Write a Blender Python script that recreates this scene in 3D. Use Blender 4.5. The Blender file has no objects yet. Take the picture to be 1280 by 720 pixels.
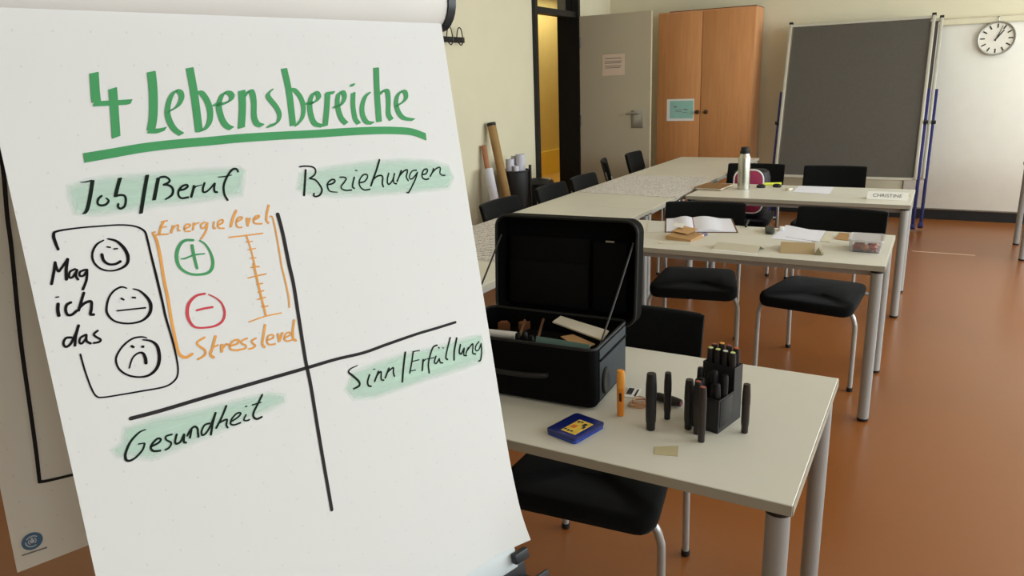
import bpy, bmesh, math, random
from mathutils import Vector, Matrix, noise as mnoise
random.seed(7)
PI = math.pi
sc = bpy.context.scene
col = sc.collection

# ------------------------------------------------------------------ camera
cam_d = bpy.data.cameras.new('camera'); cam = bpy.data.objects.new('camera', cam_d); col.objects.link(cam)
cam_d.sensor_width = 36.0; cam_d.lens = 25.872; cam_d.clip_start = 0.02; cam_d.clip_end = 100
cam.matrix_world = Matrix(((0.868169, -0.102914, 0.485481, 0.0), (0.495023, 0.248869, -0.832476, 0.0), (-0.035148, 0.963054, 0.267005, 1.53), (0, 0, 0, 1)))
sc.camera = cam

# ------------------------------------------------------------------ light
sc.view_settings.view_transform = 'Standard'; sc.view_settings.look = 'None'
sc.view_settings.gamma = 1.0; sc.view_settings.use_curve_mapping = False
sc.view_settings.exposure = 0.0
world = bpy.data.worlds.new('world'); sc.world = world; world.use_nodes = True
bg = world.node_tree.nodes['Background']; bg.inputs['Color'].default_value = (0.86, 0.93, 1.0, 1); bg.inputs['Strength'].default_value = 1.2
def area(name, loc, rot, sx, sy, power, color):
    d = bpy.data.lights.new(name, 'AREA'); d.shape = 'RECTANGLE'; d.size = sx; d.size_y = sy; d.energy = power; d.color = color
    o = bpy.data.objects.new(name, d); o.location = loc; o.rotation_euler = rot; col.objects.link(o); return o
WIN = [(-1.6, 1.9), (0.8, 1.9), (3.2, 1.9), (5.6, 1.9), (7.8, 1.7)]          # daylight windows along the right wall: centre y, width
XR = 3.6
for i, (wy, ww) in enumerate(WIN):
    area('window_daylight', (XR + 0.02, wy, 1.85), (0, PI / 2, 0), 1.75, ww - 0.15, (16, 46, 80, 94, 102)[i], (0.88, 0.98, 1.0))
for lx in (-1.9, 1.5):
    for ly in (0.6, 3.8, 7.0): area('ceiling_fill', (lx, ly, 2.93), (0, 0, 0), 0.30, 1.5, 2.5, (1.0, 0.85, 0.62))  # unseen weak warm fill added under the ceiling to lift the tables
area('corridor_lamp', (-5.40, 10.4, 2.86), (0, 0, 0), 0.4, 3.2, 34, (1.0, 0.94, 0.76))

# ------------------------------------------------------------------ materials
def lin(c):
    return tuple(((v / 255.0) / 12.92 if v / 255.0 <= 0.04045 else ((v / 255.0 + 0.055) / 1.055) ** 2.4) for v in c)
MATS = {}
def mat(name, c, rough=0.5, metal=0.0, var=0.06, vscale=8.0, bump=0.0, bscale=200.0, spec=0.5, stretch=(1, 1, 1), coat=0.0, trans=0.0, ior=1.45, sheen=0.0, alpha=1.0):
    if name in MATS: return MATS[name]
    m = bpy.data.materials.new(name); m.use_nodes = True; nt = m.node_tree; N = nt.nodes; L = nt.links
    b = N['Principled BSDF']; c = lin(c)
    b.inputs['Roughness'].default_value = rough; b.inputs['Metallic'].default_value = metal
    b.inputs['Specular IOR Level'].default_value = spec; b.inputs['Coat Weight'].default_value = coat
    b.inputs['Transmission Weight'].default_value = trans; b.inputs['IOR'].default_value = ior
    b.inputs['Sheen Weight'].default_value = sheen; b.inputs['Alpha'].default_value = alpha
    tc = N.new('ShaderNodeTexCoord'); mp = N.new('ShaderNodeMapping'); mp.inputs['Scale'].default_value = stretch
    L.new(tc.outputs['Object'], mp.inputs['Vector'])
    nz = N.new('ShaderNodeTexNoise'); nz.inputs['Scale'].default_value = vscale; nz.inputs['Detail'].default_value = 4
    L.new(mp.outputs['Vector'], nz.inputs['Vector'])
    cr = N.new('ShaderNodeValToRGB'); cr.color_ramp.elements[0].position = 0.3; cr.color_ramp.elements[1].position = 0.7
    cr.color_ramp.elements[0].color = tuple(v * (1 - var) for v in c) + (1,); cr.color_ramp.elements[1].color = tuple(min(1, v * (1 + var)) for v in c) + (1,)
    L.new(nz.outputs['Fac'], cr.inputs['Fac']); L.new(cr.outputs['Color'], b.inputs['Base Color'])
    if bump > 0:
        n2 = N.new('ShaderNodeTexNoise'); n2.inputs['Scale'].default_value = bscale; n2.inputs['Detail'].default_value = 3
        L.new(mp.outputs['Vector'], n2.inputs['Vector'])
        bp = N.new('ShaderNodeBump'); bp.inputs['Strength'].default_value = bump; bp.inputs['Distance'].default_value = 0.002
        L.new(n2.outputs['Fac'], bp.inputs['Height']); L.new(bp.outputs['Normal'], b.inputs['Normal'])
    MATS[name] = m; return m
def wood(name, c1, c2, axis='Z', scale=6.0):
    m = bpy.data.materials.new(name); m.use_nodes = True; nt = m.node_tree; N = nt.nodes; L = nt.links; b = N['Principled BSDF']
    b.inputs['Roughness'].default_value = 0.42
    tc = N.new('ShaderNodeTexCoord'); mp = N.new('ShaderNodeMapping')
    mp.inputs['Scale'].default_value = (5, 5, 0.35) if axis == 'Z' else (0.35, 5, 5)
    L.new(tc.outputs['Object'], mp.inputs['Vector'])
    nz = N.new('ShaderNodeTexNoise'); nz.inputs['Scale'].default_value = scale; nz.inputs['Detail'].default_value = 8; nz.inputs['Roughness'].default_value = 0.65
    L.new(mp.outputs['Vector'], nz.inputs['Vector'])
    cr = N.new('ShaderNodeValToRGB'); e = cr.color_ramp.elements; e[0].position = 0.32; e[1].position = 0.68
    e[0].color = lin(c1) + (1,); e[1].color = lin(c2) + (1,)
    L.new(nz.outputs['Fac'], cr.inputs['Fac']); L.new(cr.outputs['Color'], b.inputs['Base Color']); return m
def scribble_mat(name, paper, ink, lines=70.0, dens=0.5, axis=1):
    # white paper covered in rows of faint handwriting
    m = bpy.data.materials.new(name); m.use_nodes = True; nt = m.node_tree; N = nt.nodes; L = nt.links; b = N['Principled BSDF']; b.inputs['Roughness'].default_value = 0.75
    tc = N.new('ShaderNodeTexCoord'); sx = N.new('ShaderNodeSeparateXYZ'); L.new(tc.outputs['Object'], sx.inputs[0])
    def M(op, a, bb=None):
        n = N.new('ShaderNodeMath'); n.operation = op
        for i, v in enumerate((a, bb)):
            if v is None: continue
            if isinstance(v, (int, float)): n.inputs[i].default_value = v
            else: L.new(v, n.inputs[i])
        return n.outputs[0]
    row = M('FRACT', M('MULTIPLY', sx.outputs[axis], lines / 6.283))
    band = M('LESS_THAN', M('ABSOLUTE', M('SUBTRACT', row, 0.5)), 0.24)
    nz = N.new('ShaderNodeTexNoise'); nz.inputs['Scale'].default_value = 60; nz.inputs['Detail'].default_value = 2; L.new(tc.outputs['Object'], nz.inputs['Vector'])
    pen = M('LESS_THAN', M('ABSOLUTE', M('SUBTRACT', nz.outputs['Fac'], 0.5)), 0.055)
    n3 = N.new('ShaderNodeTexNoise'); n3.inputs['Scale'].default_value = 7; L.new(tc.outputs['Object'], n3.inputs['Vector'])
    blk = M('LESS_THAN', n3.outputs['Fac'], dens)
    f = M('MULTIPLY', M('MULTIPLY', band, pen), blk)
    mx = N.new('ShaderNodeMixRGB'); mx.inputs['Color1'].default_value = lin(paper) + (1,); mx.inputs['Color2'].default_value = lin(ink) + (1,)
    L.new(f, mx.inputs['Fac']); L.new(mx.outputs['Color'], b.inputs['Base Color']); return m

# ------------------------------------------------------------------ mesh builder
class MB:
    def __init__(s): s.bm = bmesh.new()
    def _verts(s, vs, M=None): return [s.bm.verts.new((M @ Vector(v)) if M else v) for v in vs]
    def box(s, c, d, M=None, bev=0.0, seg=2):
        b2 = bmesh.new(); bmesh.ops.create_cube(b2, size=1.0)
        for v in b2.verts: v.co = Vector((v.co.x * d[0] + c[0], v.co.y * d[1] + c[1], v.co.z * d[2] + c[2]))
        if bev > 0: bmesh.ops.bevel(b2, geom=b2.edges[:], offset=bev, segments=seg, profile=0.5, affect='EDGES')
        s.merge(b2, M); return s
    def merge(s, b2, M=None):
        mp = {}
        for v in b2.verts: mp[v] = s.bm.verts.new((M @ v.co) if M else v.co)
        for f in b2.faces:
            try: s.bm.faces.new([mp[v] for v in f.verts])
            except ValueError: pass
        b2.free()
    def lathe(s, prof, seg=24, M=None, cap=True):
        rings = []
        for r, z in prof:
            rings.append(s._verts([(r * math.cos(2 * PI * k / seg), r * math.sin(2 * PI * k / seg), z) for k in range(seg)], M))
        for a, b in zip(rings, rings[1:]):
            for k in range(seg): s.bm.faces.new((a[k], a[(k + 1) % seg], b[(k + 1) % seg], b[k]))
        if cap:
            s.bm.faces.new(rings[0][::-1]); s.bm.faces.new(rings[-1])
        return s
    def tube(s, pts, r, seg=10, cap=True, smooth=0):
        P = [Vector(p) for p in pts]
        if smooth: P = catmull(P, smooth)
        n = len(P); rr = r if isinstance(r, (list, tuple)) else [r] * n
        t0 = (P[1] - P[0]).normalized(); ref = Vector((0, 0, 1)) if abs(t0.z) < 0.9 else Vector((1, 0, 0))
        u = t0.cross(ref).normalized(); rings = []
        for i, p in enumerate(P):
            t = (P[min(i + 1, n - 1)] - P[max(i - 1, 0)]).normalized(); u = (u - t * u.dot(t)).normalized(); w = t.cross(u)
            rings.append(s._verts([p + (u * math.cos(2 * PI * k / seg) + w * math.sin(2 * PI * k / seg)) * rr[i] for k in range(seg)]))
        for a, b in zip(rings, rings[1:]):
            for k in range(seg): s.bm.faces.new((a[k], b[k], b[(k + 1) % seg], a[(k + 1) % seg]))
        if cap: s.bm.faces.new(rings[0]); s.bm.faces.new(rings[-1][::-1])
        return s
    def loft(s, rings, cap=True, M=None):
        R = [s._verts(r, M) for r in rings]
        n = len(R[0])
        for a, b in zip(R, R[1:]):
            for k in range(n): s.bm.faces.new((a[k], a[(k + 1) % n], b[(k + 1) % n], b[k]))
        if cap: s.bm.faces.new(R[0][::-1]); s.bm.faces.new(R[-1])
        return s
    def grid(s, fn, nu, nv, thick=None):
        V = [[s.bm.verts.new(fn(i / nu, j / nv)) for j in range(nv + 1)] for i in range(nu + 1)]
        for i in range(nu):
            for j in range(nv): s.bm.faces.new((V[i][j], V[i + 1][j], V[i + 1][j + 1], V[i][j + 1]))
        return s
    def prism(s, poly, h0, h1, M=None):
        a = s._verts([(x, y, h0) for x, y in poly], M); b = s._verts([(x, y, h1) for x, y in poly], M); n = len(a)
        s.bm.faces.new(a[::-1]); s.bm.faces.new(b)
        for k in range(n): s.bm.faces.new((a[k], a[(k + 1) % n], b[(k + 1) % n], b[k]))
        return s
    def slab(s, corners, t, M=None):
        # thin sheet from 3-D corner points, t thick along its normal
        c = [Vector(p) for p in corners]; n = (c[1] - c[0]).cross(c[2] - c[0]).normalized() * t; k = len(c)
        a = s._verts(c, M); b = s._verts([p + n for p in c], M)
        s.bm.faces.new(a[::-1]); s.bm.faces.new(b)
        for i in range(k): s.bm.faces.new((a[i], a[(i + 1) % k], b[(i + 1) % k], b[i]))
        return s
    def build(s, name, m, parent=None, smooth=True, angle=35, loc=None, rot=None, label=None):
        bmesh.ops.recalc_face_normals(s.bm, faces=s.bm.faces[:])
        me = bpy.data.meshes.new(name); s.bm.to_mesh(me); s.bm.free(); me.materials.append(m)
        if smooth:
            for p in me.polygons: p.use_smooth = True
            me.set_sharp_from_angle(angle=math.radians(angle))
        o = bpy.data.objects.new(name, me); col.objects.link(o)
        if parent: o.parent = parent
        if loc: o.location = loc
        if rot: o.rotation_euler = rot
        if label: o['label'] = label
        return o
def catmull(P, k=6):
    out = []
    for i in range(len(P) - 1):
        p0, p1, p2, p3 = P[max(i - 1, 0)], P[i], P[i + 1], P[min(i + 2, len(P) - 1)]
        for j in range(k):
            t = j / k; t2 = t * t; t3 = t2 * t
            out.append(0.5 * ((2 * p1) + (p2 - p0) * t + (2 * p0 - 5 * p1 + 4 * p2 - p3) * t2 + (3 * p1 - p0 - 3 * p2 + p3) * t3))
    out.append(P[-1]); return out
def rrect(hx, hy, r, n=5):
    out = []
    for cx, cy, a0 in ((hx - r, hy - r, 0), (-hx + r, hy - r, PI / 2), (-hx + r, -hy + r, PI), (hx - r, -hy + r, 3 * PI / 2)):
        for k in range(n + 1):
            a = a0 + PI / 2 * k / n; out.append((cx + r * math.cos(a), cy + r * math.sin(a)))
    return out
def thing(name, label, cat, loc=(0, 0, 0), rz=0.0, group=None):
    o = bpy.data.objects.new(name, None); col.objects.link(o); o.location = loc; o.rotation_euler = (0, 0, rz); o.empty_display_size = 0.1
    o['label'] = label; o['category'] = cat
    if group: o['group'] = group
    return o
def tag(o, label, cat, group=None):
    o['label'] = label; o['category'] = cat
    if group: o['group'] = group
    return o
def struct(name, mb, m, parent=None, smooth=False):
    o = mb.build(name, m, parent, smooth=smooth)
    if not parent: o['kind'] = 'structure'
    return o
def copy_tree(o, parent=None):
    c = o.copy(); col.objects.link(c)
    if parent: c.parent = parent
    for ch in list(o.children): copy_tree(ch, c)
    return c
def flat_text(txt, size, name, m, parent, M, thick=0.0003):
    cu = bpy.data.curves.new(name, 'FONT'); cu.body = txt; cu.size = size; cu.align_x = 'CENTER'; cu.align_y = 'CENTER'; cu.extrude = thick
    t = bpy.data.objects.new('tmp', cu); col.objects.link(t); dg = bpy.context.evaluated_depsgraph_get()
    me = bpy.data.meshes.new_from_object(t.evaluated_get(dg)); bpy.data.objects.remove(t); me.transform(M)
    me.materials.clear(); me.materials.append(m)
    o = bpy.data.objects.new(name, me); col.objects.link(o); o.parent = parent; return o

# ------------------------------------------------------------------ room shell
XL, YB, YF, ZC, WT = -3.65, 8.87, -3.2, 3.0, 0.2
def floor_mat():
    m = bpy.data.materials.new('orange_linoleum'); m.use_nodes = True; nt = m.node_tree; N = nt.nodes; L = nt.links; b = N['Principled BSDF']
    b.inputs['Roughness'].default_value = 0.34; b.inputs['Specular IOR Level'].default_value = 0.5
    tc = N.new('ShaderNodeTexCoord')
    a = N.new('ShaderNodeTexNoise'); a.inputs['Scale'].default_value = 1.1; a.inputs['Detail'].default_value = 1.5
    c = N.new('ShaderNodeTexNoise'); c.inputs['Scale'].default_value = 30; c.inputs['Detail'].default_value = 2
    L.new(tc.outputs['Object'], a.inputs['Vector']); L.new(tc.outputs['Object'], c.inputs['Vector'])
    ad = N.new('ShaderNodeMath'); ad.operation = 'ADD'; L.new(a.outputs['Fac'], ad.inputs[0]); sm = N.new('ShaderNodeMapRange'); sm.inputs['To Min'].default_value = 0.40; sm.inputs['To Max'].default_value = 0.60; L.new(c.outputs['Fac'], sm.inputs['Value']); L.new(sm.outputs['Result'], ad.inputs[1])
    cr = N.new('ShaderNodeValToRGB'); e = cr.color_ramp.elements; e[0].position = 0.55; e[1].position = 1.45
    e[0].color = lin(FLOOR_A) + (1,); e[1].color = lin(FLOOR_B) + (1,)
    hv = N.new('ShaderNodeMath'); hv.operation = 'MULTIPLY'; hv.inputs[1].default_value = 1.0; L.new(ad.outputs[0], hv.inputs[0])
    L.new(hv.outputs[0], cr.inputs['Fac']); L.new(cr.outputs['Color'], b.inputs['Base Color'])
    rr = N.new('ShaderNodeMapRange'); rr.inputs['To Min'].default_value = 0.27; rr.inputs['To Max'].default_value = 0.31; L.new(a.outputs['Fac'], rr.inputs['Value']); L.new(rr.outputs['Result'], b.inputs['Roughness'])
    return m
FLOOR_A, FLOOR_B = (122, 71, 30), (137, 81, 37)
M_floor = floor_mat()
M_wall = mat('warm_white_plaster', (219, 211, 184), 0.9, var=0.02, vscale=3, bump=0.15, bscale=90)
M_ceil = mat('white_ceiling', (235, 231, 220), 0.9, var=0.02)
M_black = mat('black_rubber', (22, 21, 21), 0.6, var=0.1)
M_frame = mat('dark_steel_frame', (24, 23, 24), 0.45, var=0.1)
M_alu = mat('satin_aluminium', (176, 174, 170), 0.34, metal=0.85, var=0.04, vscale=20)
M_yellow = mat('yellow_wall_paint', (218, 196, 122), 0.7, var=0.04, vscale=2)
M_yellow2 = mat('yellow_dado_paint', (238, 206, 90), 0.6, var=0.04, vscale=2)
M_white = mat('white_plastic', (232, 231, 228), 0.5, var=0.02)
M_cream = mat('cream_rail', (216, 208, 182), 0.45, var=0.03)
struct('floor', MB().box(((XL + XR) / 2, (YB + YF) / 2, -0.05), (XR - XL + 0.4, YB - YF + 0.4, 0.1)), M_floor)
struct('ceiling', MB().box(((XL + XR) / 2, (YB + YF) / 2, ZC + 0.05), (XR - XL + 0.4, YB - YF + 0.4, 0.1)), M_ceil)
w = MB(); DY0, DY1, DZ = 6.85, 7.90, 2.80
w.box((XL - WT / 2, (YF + DY0) / 2, ZC / 2), (WT, DY0 - YF, ZC)); w.box((XL - WT / 2, (DY1 + YB) / 2 + 0.1, ZC / 2), (WT, YB - DY1 + 0.2, ZC)); w.box((XL - WT / 2, (DY0 + DY1) / 2, (DZ + ZC) / 2), (WT, DY1 - DY0, ZC - DZ))
struct('wall_left', w, M_wall)
struct('wall_back', MB().box(((XL + XR) / 2, YB + 0.1, ZC / 2), (XR - XL, 0.2, ZC)), M_wall)
struct('wall_front', MB().box(((XL + XR) / 2, YF - 0.1, ZC / 2), (XR - XL, 0.2, ZC)), M_wall)
w = MB(); y0 = YF
for wy, ww in WIN:
    w.box((XR + 0.1, (y0 + wy - ww / 2) / 2, ZC / 2), (0.2, wy - ww / 2 - y0, ZC)); w.box((XR + 0.1, wy, 0.45), (0.2, ww, 0.9)); w.box((XR + 0.1, wy, (2.8 + ZC) / 2), (0.2, ww, ZC - 2.8)); y0 = wy + ww / 2
w.box((XR + 0.1, (y0 + YB) / 2, ZC / 2), (0.2, YB - y0, ZC)); struct('wall_right', w, M_wall)
for i, (wy, ww) in enumerate(WIN):
    f = MB(); z0, z1 = 0.9, 2.8
    for s in (-1, 1): f.box((XR + 0.12, wy + s * (ww / 2 - 0.03), (z0 + z1) / 2), (0.06, 0.06, z1 - z0))
    for z in (z0 + 0.03, z1 - 0.03): f.box((XR + 0.12, wy, z), (0.06, ww - 0.12, 0.06))
    struct('window_%d' % (i + 1), f, M_frame)
bb = MB(); bb.box(((-1.80 + XR) / 2, YB - 0.012, 0.05), (XR + 1.80, 0.024, 0.10)); struct('baseboard_back', bb, M_black)
bb = MB(); bb.box((XL + 0.012, (YF + DY0 - 0.06) / 2, 0.05), (0.024, DY0 - 0.06 - YF, 0.10)); struct('baseboard_left', bb, M_black)
# corridor beyond the door opening
c = MB(); c.box((-4.85, 9.0, -0.05), (2.0, 9.0, 0.1)); struct('floor_corridor', c, mat('corridor_floor', (190, 150, 70), 0.5))
c = MB(); c.box((-5.9, 9.0, 1.7), (0.1, 9.0, 2.6)); c.box((-4.85, 13.45, 1.5), (2.0, 0.1, 3.0)); c.box((-4.85, 4.55, 1.5), (2.0, 0.1, 3.0)); c.box((-3.75, 11.3, 1.5), (0.2, 4.44, 3.0)); struct('wall_corridor', c, M_yellow)
c = MB(); c.box((-5.885, 9.0, 0.2), (0.13, 9.0, 0.4)); struct('trim_corridor', c, M_yellow2)
c = MB(); c.box((-4.85, 9.0, 2.95), (2.0, 9.0, 0.1)); struct('ceiling_corridor', c, M_ceil)
# door frame in the left wall: near jamb, deep far jamb, transom, head
f = MB(); xc = XL - WT / 2
f.box((xc + 0.01, DY0 + 0.02, DZ / 2), (WT + 0.06, 0.05, DZ)); f.box((xc + 0.01, DY1 - 0.02, DZ / 2), (WT + 0.06, 0.05, DZ)); f.box((xc + 0.01, (DY0 + DY1) / 2, DZ - 0.02), (WT + 0.06, DY1 - DY0, 0.05)); f.box((xc + 0.06, (DY0 + DY1) / 2, 2.24), (0.10, DY1 - DY0 - 0.09, 0.06))
struct('trim_1', f, M_frame)
g = MB(); g.box((xc + 0.06, (DY0 + DY1) / 2, 2.51), (0.008, DY1 - DY0 - 0.09, 0.46)); struct('window_6', g, mat('clear_glass', (245, 248, 246), 0.02, trans=1.0, var=0.0))
# open door leaf, hinged at the far jamb and standing square to the wall
d = bpy.data.objects.new('door_1', None); col.objects.link(d); d.location = (-3.60, 7.86, 0.0); d['kind'] = 'structure'
M_door = mat('grey_beige_door', (182, 170, 148), 0.5, var=0.03, vscale=2)
struct('door_leaf', MB().box((0.415, 0.02, 1.115), (0.83, 0.04, 2.21), bev=0.002), M_door, d)
h = MB(); h.box((0.685, -0.004, 1.11), (0.135, 0.008, 0.19), bev=0.003); h.tube([(0.70, -0.006, 1.175), (0.70, -0.05, 1.175)], 0.010); h.tube([(0.715, -0.05, 1.175), (0.60, -0.05, 1.172), (0.575, -0.048, 1.168)], 0.0095)
struct('door_handle', h, M_alu, d, smooth=True)
h = MB()
for z in (0.25, 1.1, 1.95): h.tube([(0.0, -0.006, z - 0.06), (0.0, -0.006, z + 0.06)], 0.011)
struct('door_hinge', h, M_frame, d, smooth=True)
M_paper = mat('white_paper', (228, 226, 222), 0.8, var=0.015)
M_ink = mat('printed_grey', (120, 112, 104), 0.8)
nt_ = thing('door_notice', 'pale paper notice taped to the grey door', 'notice', (-3.327, 7.8585, 1.58))
MB().box((0.131, -0.0006, 0.112), (0.262, 0.0012, 0.224)).build('paper', mat('pinkish_notice_paper', (216, 192, 172), 0.8, var=0.02), nt_)
k = MB()
for z, x0, x1 in ((0.180, .035, .225), (0.150, .03, .23), (0.132, .03, .22), (0.100, .03, .225), (0.082, .035, .21)): k.box(((x0 + x1) / 2, -0.0016, z), (x1 - x0, 0.0006, 0.007))
k.build('printed_lines', M_ink, nt_)

# whiteboard covering the back wall, with its top rail
wb = thing('whiteboard', 'wide white wall panel under a cream rail behind the clock', 'whiteboard', (1.55, YB, 0.0))
MB().box((0, -0.008, 1.02), (3.7, 0.016, 1.84), bev=0.002).build('panel', mat('whiteboard_enamel', (243, 241, 232), 0.45, var=0.015), wb)
r = MB(); r.box((0, -0.02, 1.998), (3.7, 0.04, 0.012), bev=0.003); r.box((0, -0.016, 1.968), (3.7, 0.032, 0.05)); r.box((0, -0.022, 1.940), (3.7, 0.044, 0.012), bev=0.003); r.build('top_rail', M_cream, wb)
r = MB(); r.box((0, -0.012, 0.108), (3.7, 0.024, 0.016), bev=0.002); r.build('bottom_edge', M_alu, wb)

# wall clock
ck = thing('wall_clock', 'round white wall clock hanging from the rail on the back wall', 'clock', (0.364, YB - 0.045, 1.79))
Mc = Matrix.Rotation(PI / 2, 4, 'X')
MB().lathe([(0.140, -0.02), (0.156, -0.015), (0.158, 0.012), (0.152, 0.022), (0.143, 0.020), (0.140, 0.008)], 48, Mc, cap=False).build('rim', M_alu, ck)
MB().lathe([(0.141, -0.015), (0.141, 0.008)], 48, Mc).build('dial', mat('clock_dial', (226, 222, 210), 0.5, var=0.01), ck)
for k in range(12):
    MB().box((0, 0, 0.115), (0.011, 0.002, 0.038), Matrix.Translation((0, -0.0095, 0)) @ Matrix.Rotation(k * PI / 6, 4, 'Y')).build('hour_mark', M_black, ck)
def hand(ang, L, wd, nm, y):
    MB().prism([(-wd, -0.025), (wd, -0.025), (wd * 0.7, L), (-wd * 0.7, L)], -0.001, 0.001, Matrix.Translation((0, y, 0)) @ Matrix.Rotation(math.radians(ang), 4, 'Y') @ Matrix.Rotation(PI / 2, 4, 'X')).build(nm, M_black, ck)
hand(37, 0.092, 0.006, 'hour_hand', -0.012); hand(20, 0.122, 0.0035, 'minute_hand', -0.015)
MB().tube([(0, 0.0, 0.155), (0, 0.0, 0.19), (0, 0.018, 0.205)], 0.005).build('hanger', M_alu, ck)

# coat hook rail
hk = thing('coat_hook_rail', 'black coat hook rail high on the left wall', 'hook rail', (XL, 5.29, 1.905))
MB().box((0.012, 0, 0), (0.024, 0.56, 0.045), bev=0.004).build('rail', M_black, hk)
for y in (-0.14, 0.02, 0.17): MB().tube([(0.02, y, -0.01), (0.055, y, -0.045), (0.075, y, -0.02), (0.075, y, 0.02), (0.06, y, 0.085), (0.045, y - 0.02, 0.085), (0.026, y - 0.02, 0.0)], 0.0048, smooth=5).build('hook', mat('dark_chrome', (70, 66, 62), 0.3, metal=0.7), hk)

# wardrobe cabinet
cb = thing('wardrobe_cabinet', 'tall beech veneer cabinet with two doors beside the grey door', 'cabinet', (-2.37, 8.45, 0.0))
M_beech = wood('beech_veneer', (188, 128, 78), (203, 142, 90)); M_beech2 = wood('beech_side', (196, 136, 90), (210, 152, 104))
x0, x1, H = -0.525, 0.54, 2.235
b = MB(); b.box(((x0 + x1) / 2, 0.20, H / 2), (x1 - x0, 0.37, H)); b.build('carcass', M_beech2, cb)
b = MB(); b.box(((x0 + x1) / 2, 0.025, 0.04), (x1 - x0, 0.02, 0.08)); b.build('plinth', M_frame, cb)
def cdoor(a, c_, hx):
    p = MB().box(((a + c_) / 2, 0.004, H / 2 + 0.035), (c_ - a, 0.019, H - 0.10), bev=0.0015).build('door', M_beech, cb)
    kb = MB(); Mx = Matrix.Translation((hx, -0.006, 1.152)) @ Matrix.Rotation(PI / 2, 4, 'X')
    kb.lathe([(0.022, 0), (0.024, 0.004), (0.012, 0.006), (0.010, 0.018), (0.019, 0.024), (0.019, 0.032), (0.012, 0.036)], 20, Mx); kb.build('knob', mat('dark_brown_knob', (58, 36, 22), 0.35), p)
cdoor(x0 + 0.002, -0.024, -0.052); cdoor(-0.018, x1 - 0.002, 0.045)
b = MB(); b.box(((x0 + x1) / 2 + 0.06, 0.2, H + 0.004), (x1 - x0 - 0.12, 0.37, 0.008)); b.build('top_edge', mat('dark_brown_edge', (96, 62, 36), 0.6), cb)
cn = thing('cabinet_notice', 'mint green printed notice with white border on the cabinet door', 'notice', (-2.617, 8.4435, 1.177))
MB().box((0, -0.0004, 0), (0.318, 0.0008, 0.243)).build('sheet', M_paper, cn)
MB().box((0.012, -0.0012, 0.004), (0.272, 0.0006, 0.195)).build('mint_field', mat('mint_print', (150, 196, 184), 0.8), cn)
k = MB(); k.box((-0.06, -0.0018, 0.035), (0.03, 0.0004, 0.014)); k.box((-0.02, -0.0018, 0.0), (0.075, 0.0004, 0.006)); k.box((0.06, -0.0018, 0.005), (0.05, 0.0004, 0.010)); k.box((-0.02, -0.0018, -0.018), (0.075, 0.0004, 0.005)); k.box((0.05, -0.0018, -0.028), (0.05, 0.0004, 0.005)); k.build('printed_lines', M_ink, cn)

# two pin boards leaning against the back wall
M_felt = mat('grey_felt', (88, 83, 76), 0.95, var=0.05, vscale=60, bump=0.2, bscale=300)
M_blue = mat('blue_powder_coat', (28, 29, 92), 0.4)
def pinboard(lab, loc, lean):
    p = thing('pin_board', lab, 'pin board', loc, 0.0, 'pin boards leaning on the back wall')
    p.rotation_euler = (-math.radians(lean), 0, 0)
    MB().box((0, 0, 1.28), (1.26, 0.018, 1.54)).build('felt_panel', M_felt, p)
    for s in (-1, 1):
        MB().box((s * 0.655, -0.004, 1.285), (0.030, 0.042, 1.585), bev=0.006).build('side_post', M_alu2, p)
        MB().box((s * 0.655, -0.004, 2.088), (0.038, 0.044, 0.022), bev=0.004).build('end_cap', M_black, p)
        lg = MB(); lg.box((s * 0.681, 0.004, 0.70), (0.030, 0.030, 1.36), bev=0.005); lg.box((s * 0.681, -0.02, 0.035), (0.045, 0.13, 0.04), bev=0.006); lg.build('leg', M_blue, p)
        MB().tube([(s * 0.672, -0.02, 1.05), (s * 0.708, -0.02, 1.05)], 0.018, 12).build('clamp_knob', M_black, p)
    for z in (2.062, 0.498): MB().box((0, 0, z), (1.28, 0.03, 0.027)).build('edge_strip', M_alu2, p)
    return p
M_alu2 = mat('pale_aluminium', (190, 186, 172), 0.4, metal=0.2, var=0.03)
pinboard('grey felt pin board on blue legs, front one of the two', (-0.835, 8.06, 0.012), 14.5)
pinboard('second grey pin board mostly hidden behind the front one', (-0.770, 8.135, 0.014), 16.8)
t_ = MB(); t_.box((0.115, 7.17, 0.0006), (0.47, 0.016, 0.0012)); tag(t_.build('floor_tape', mat('pale_tape', (214, 186, 160), 0.6)), 'pale strip of tape on the orange floor right of the tables', 'tape')

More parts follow.
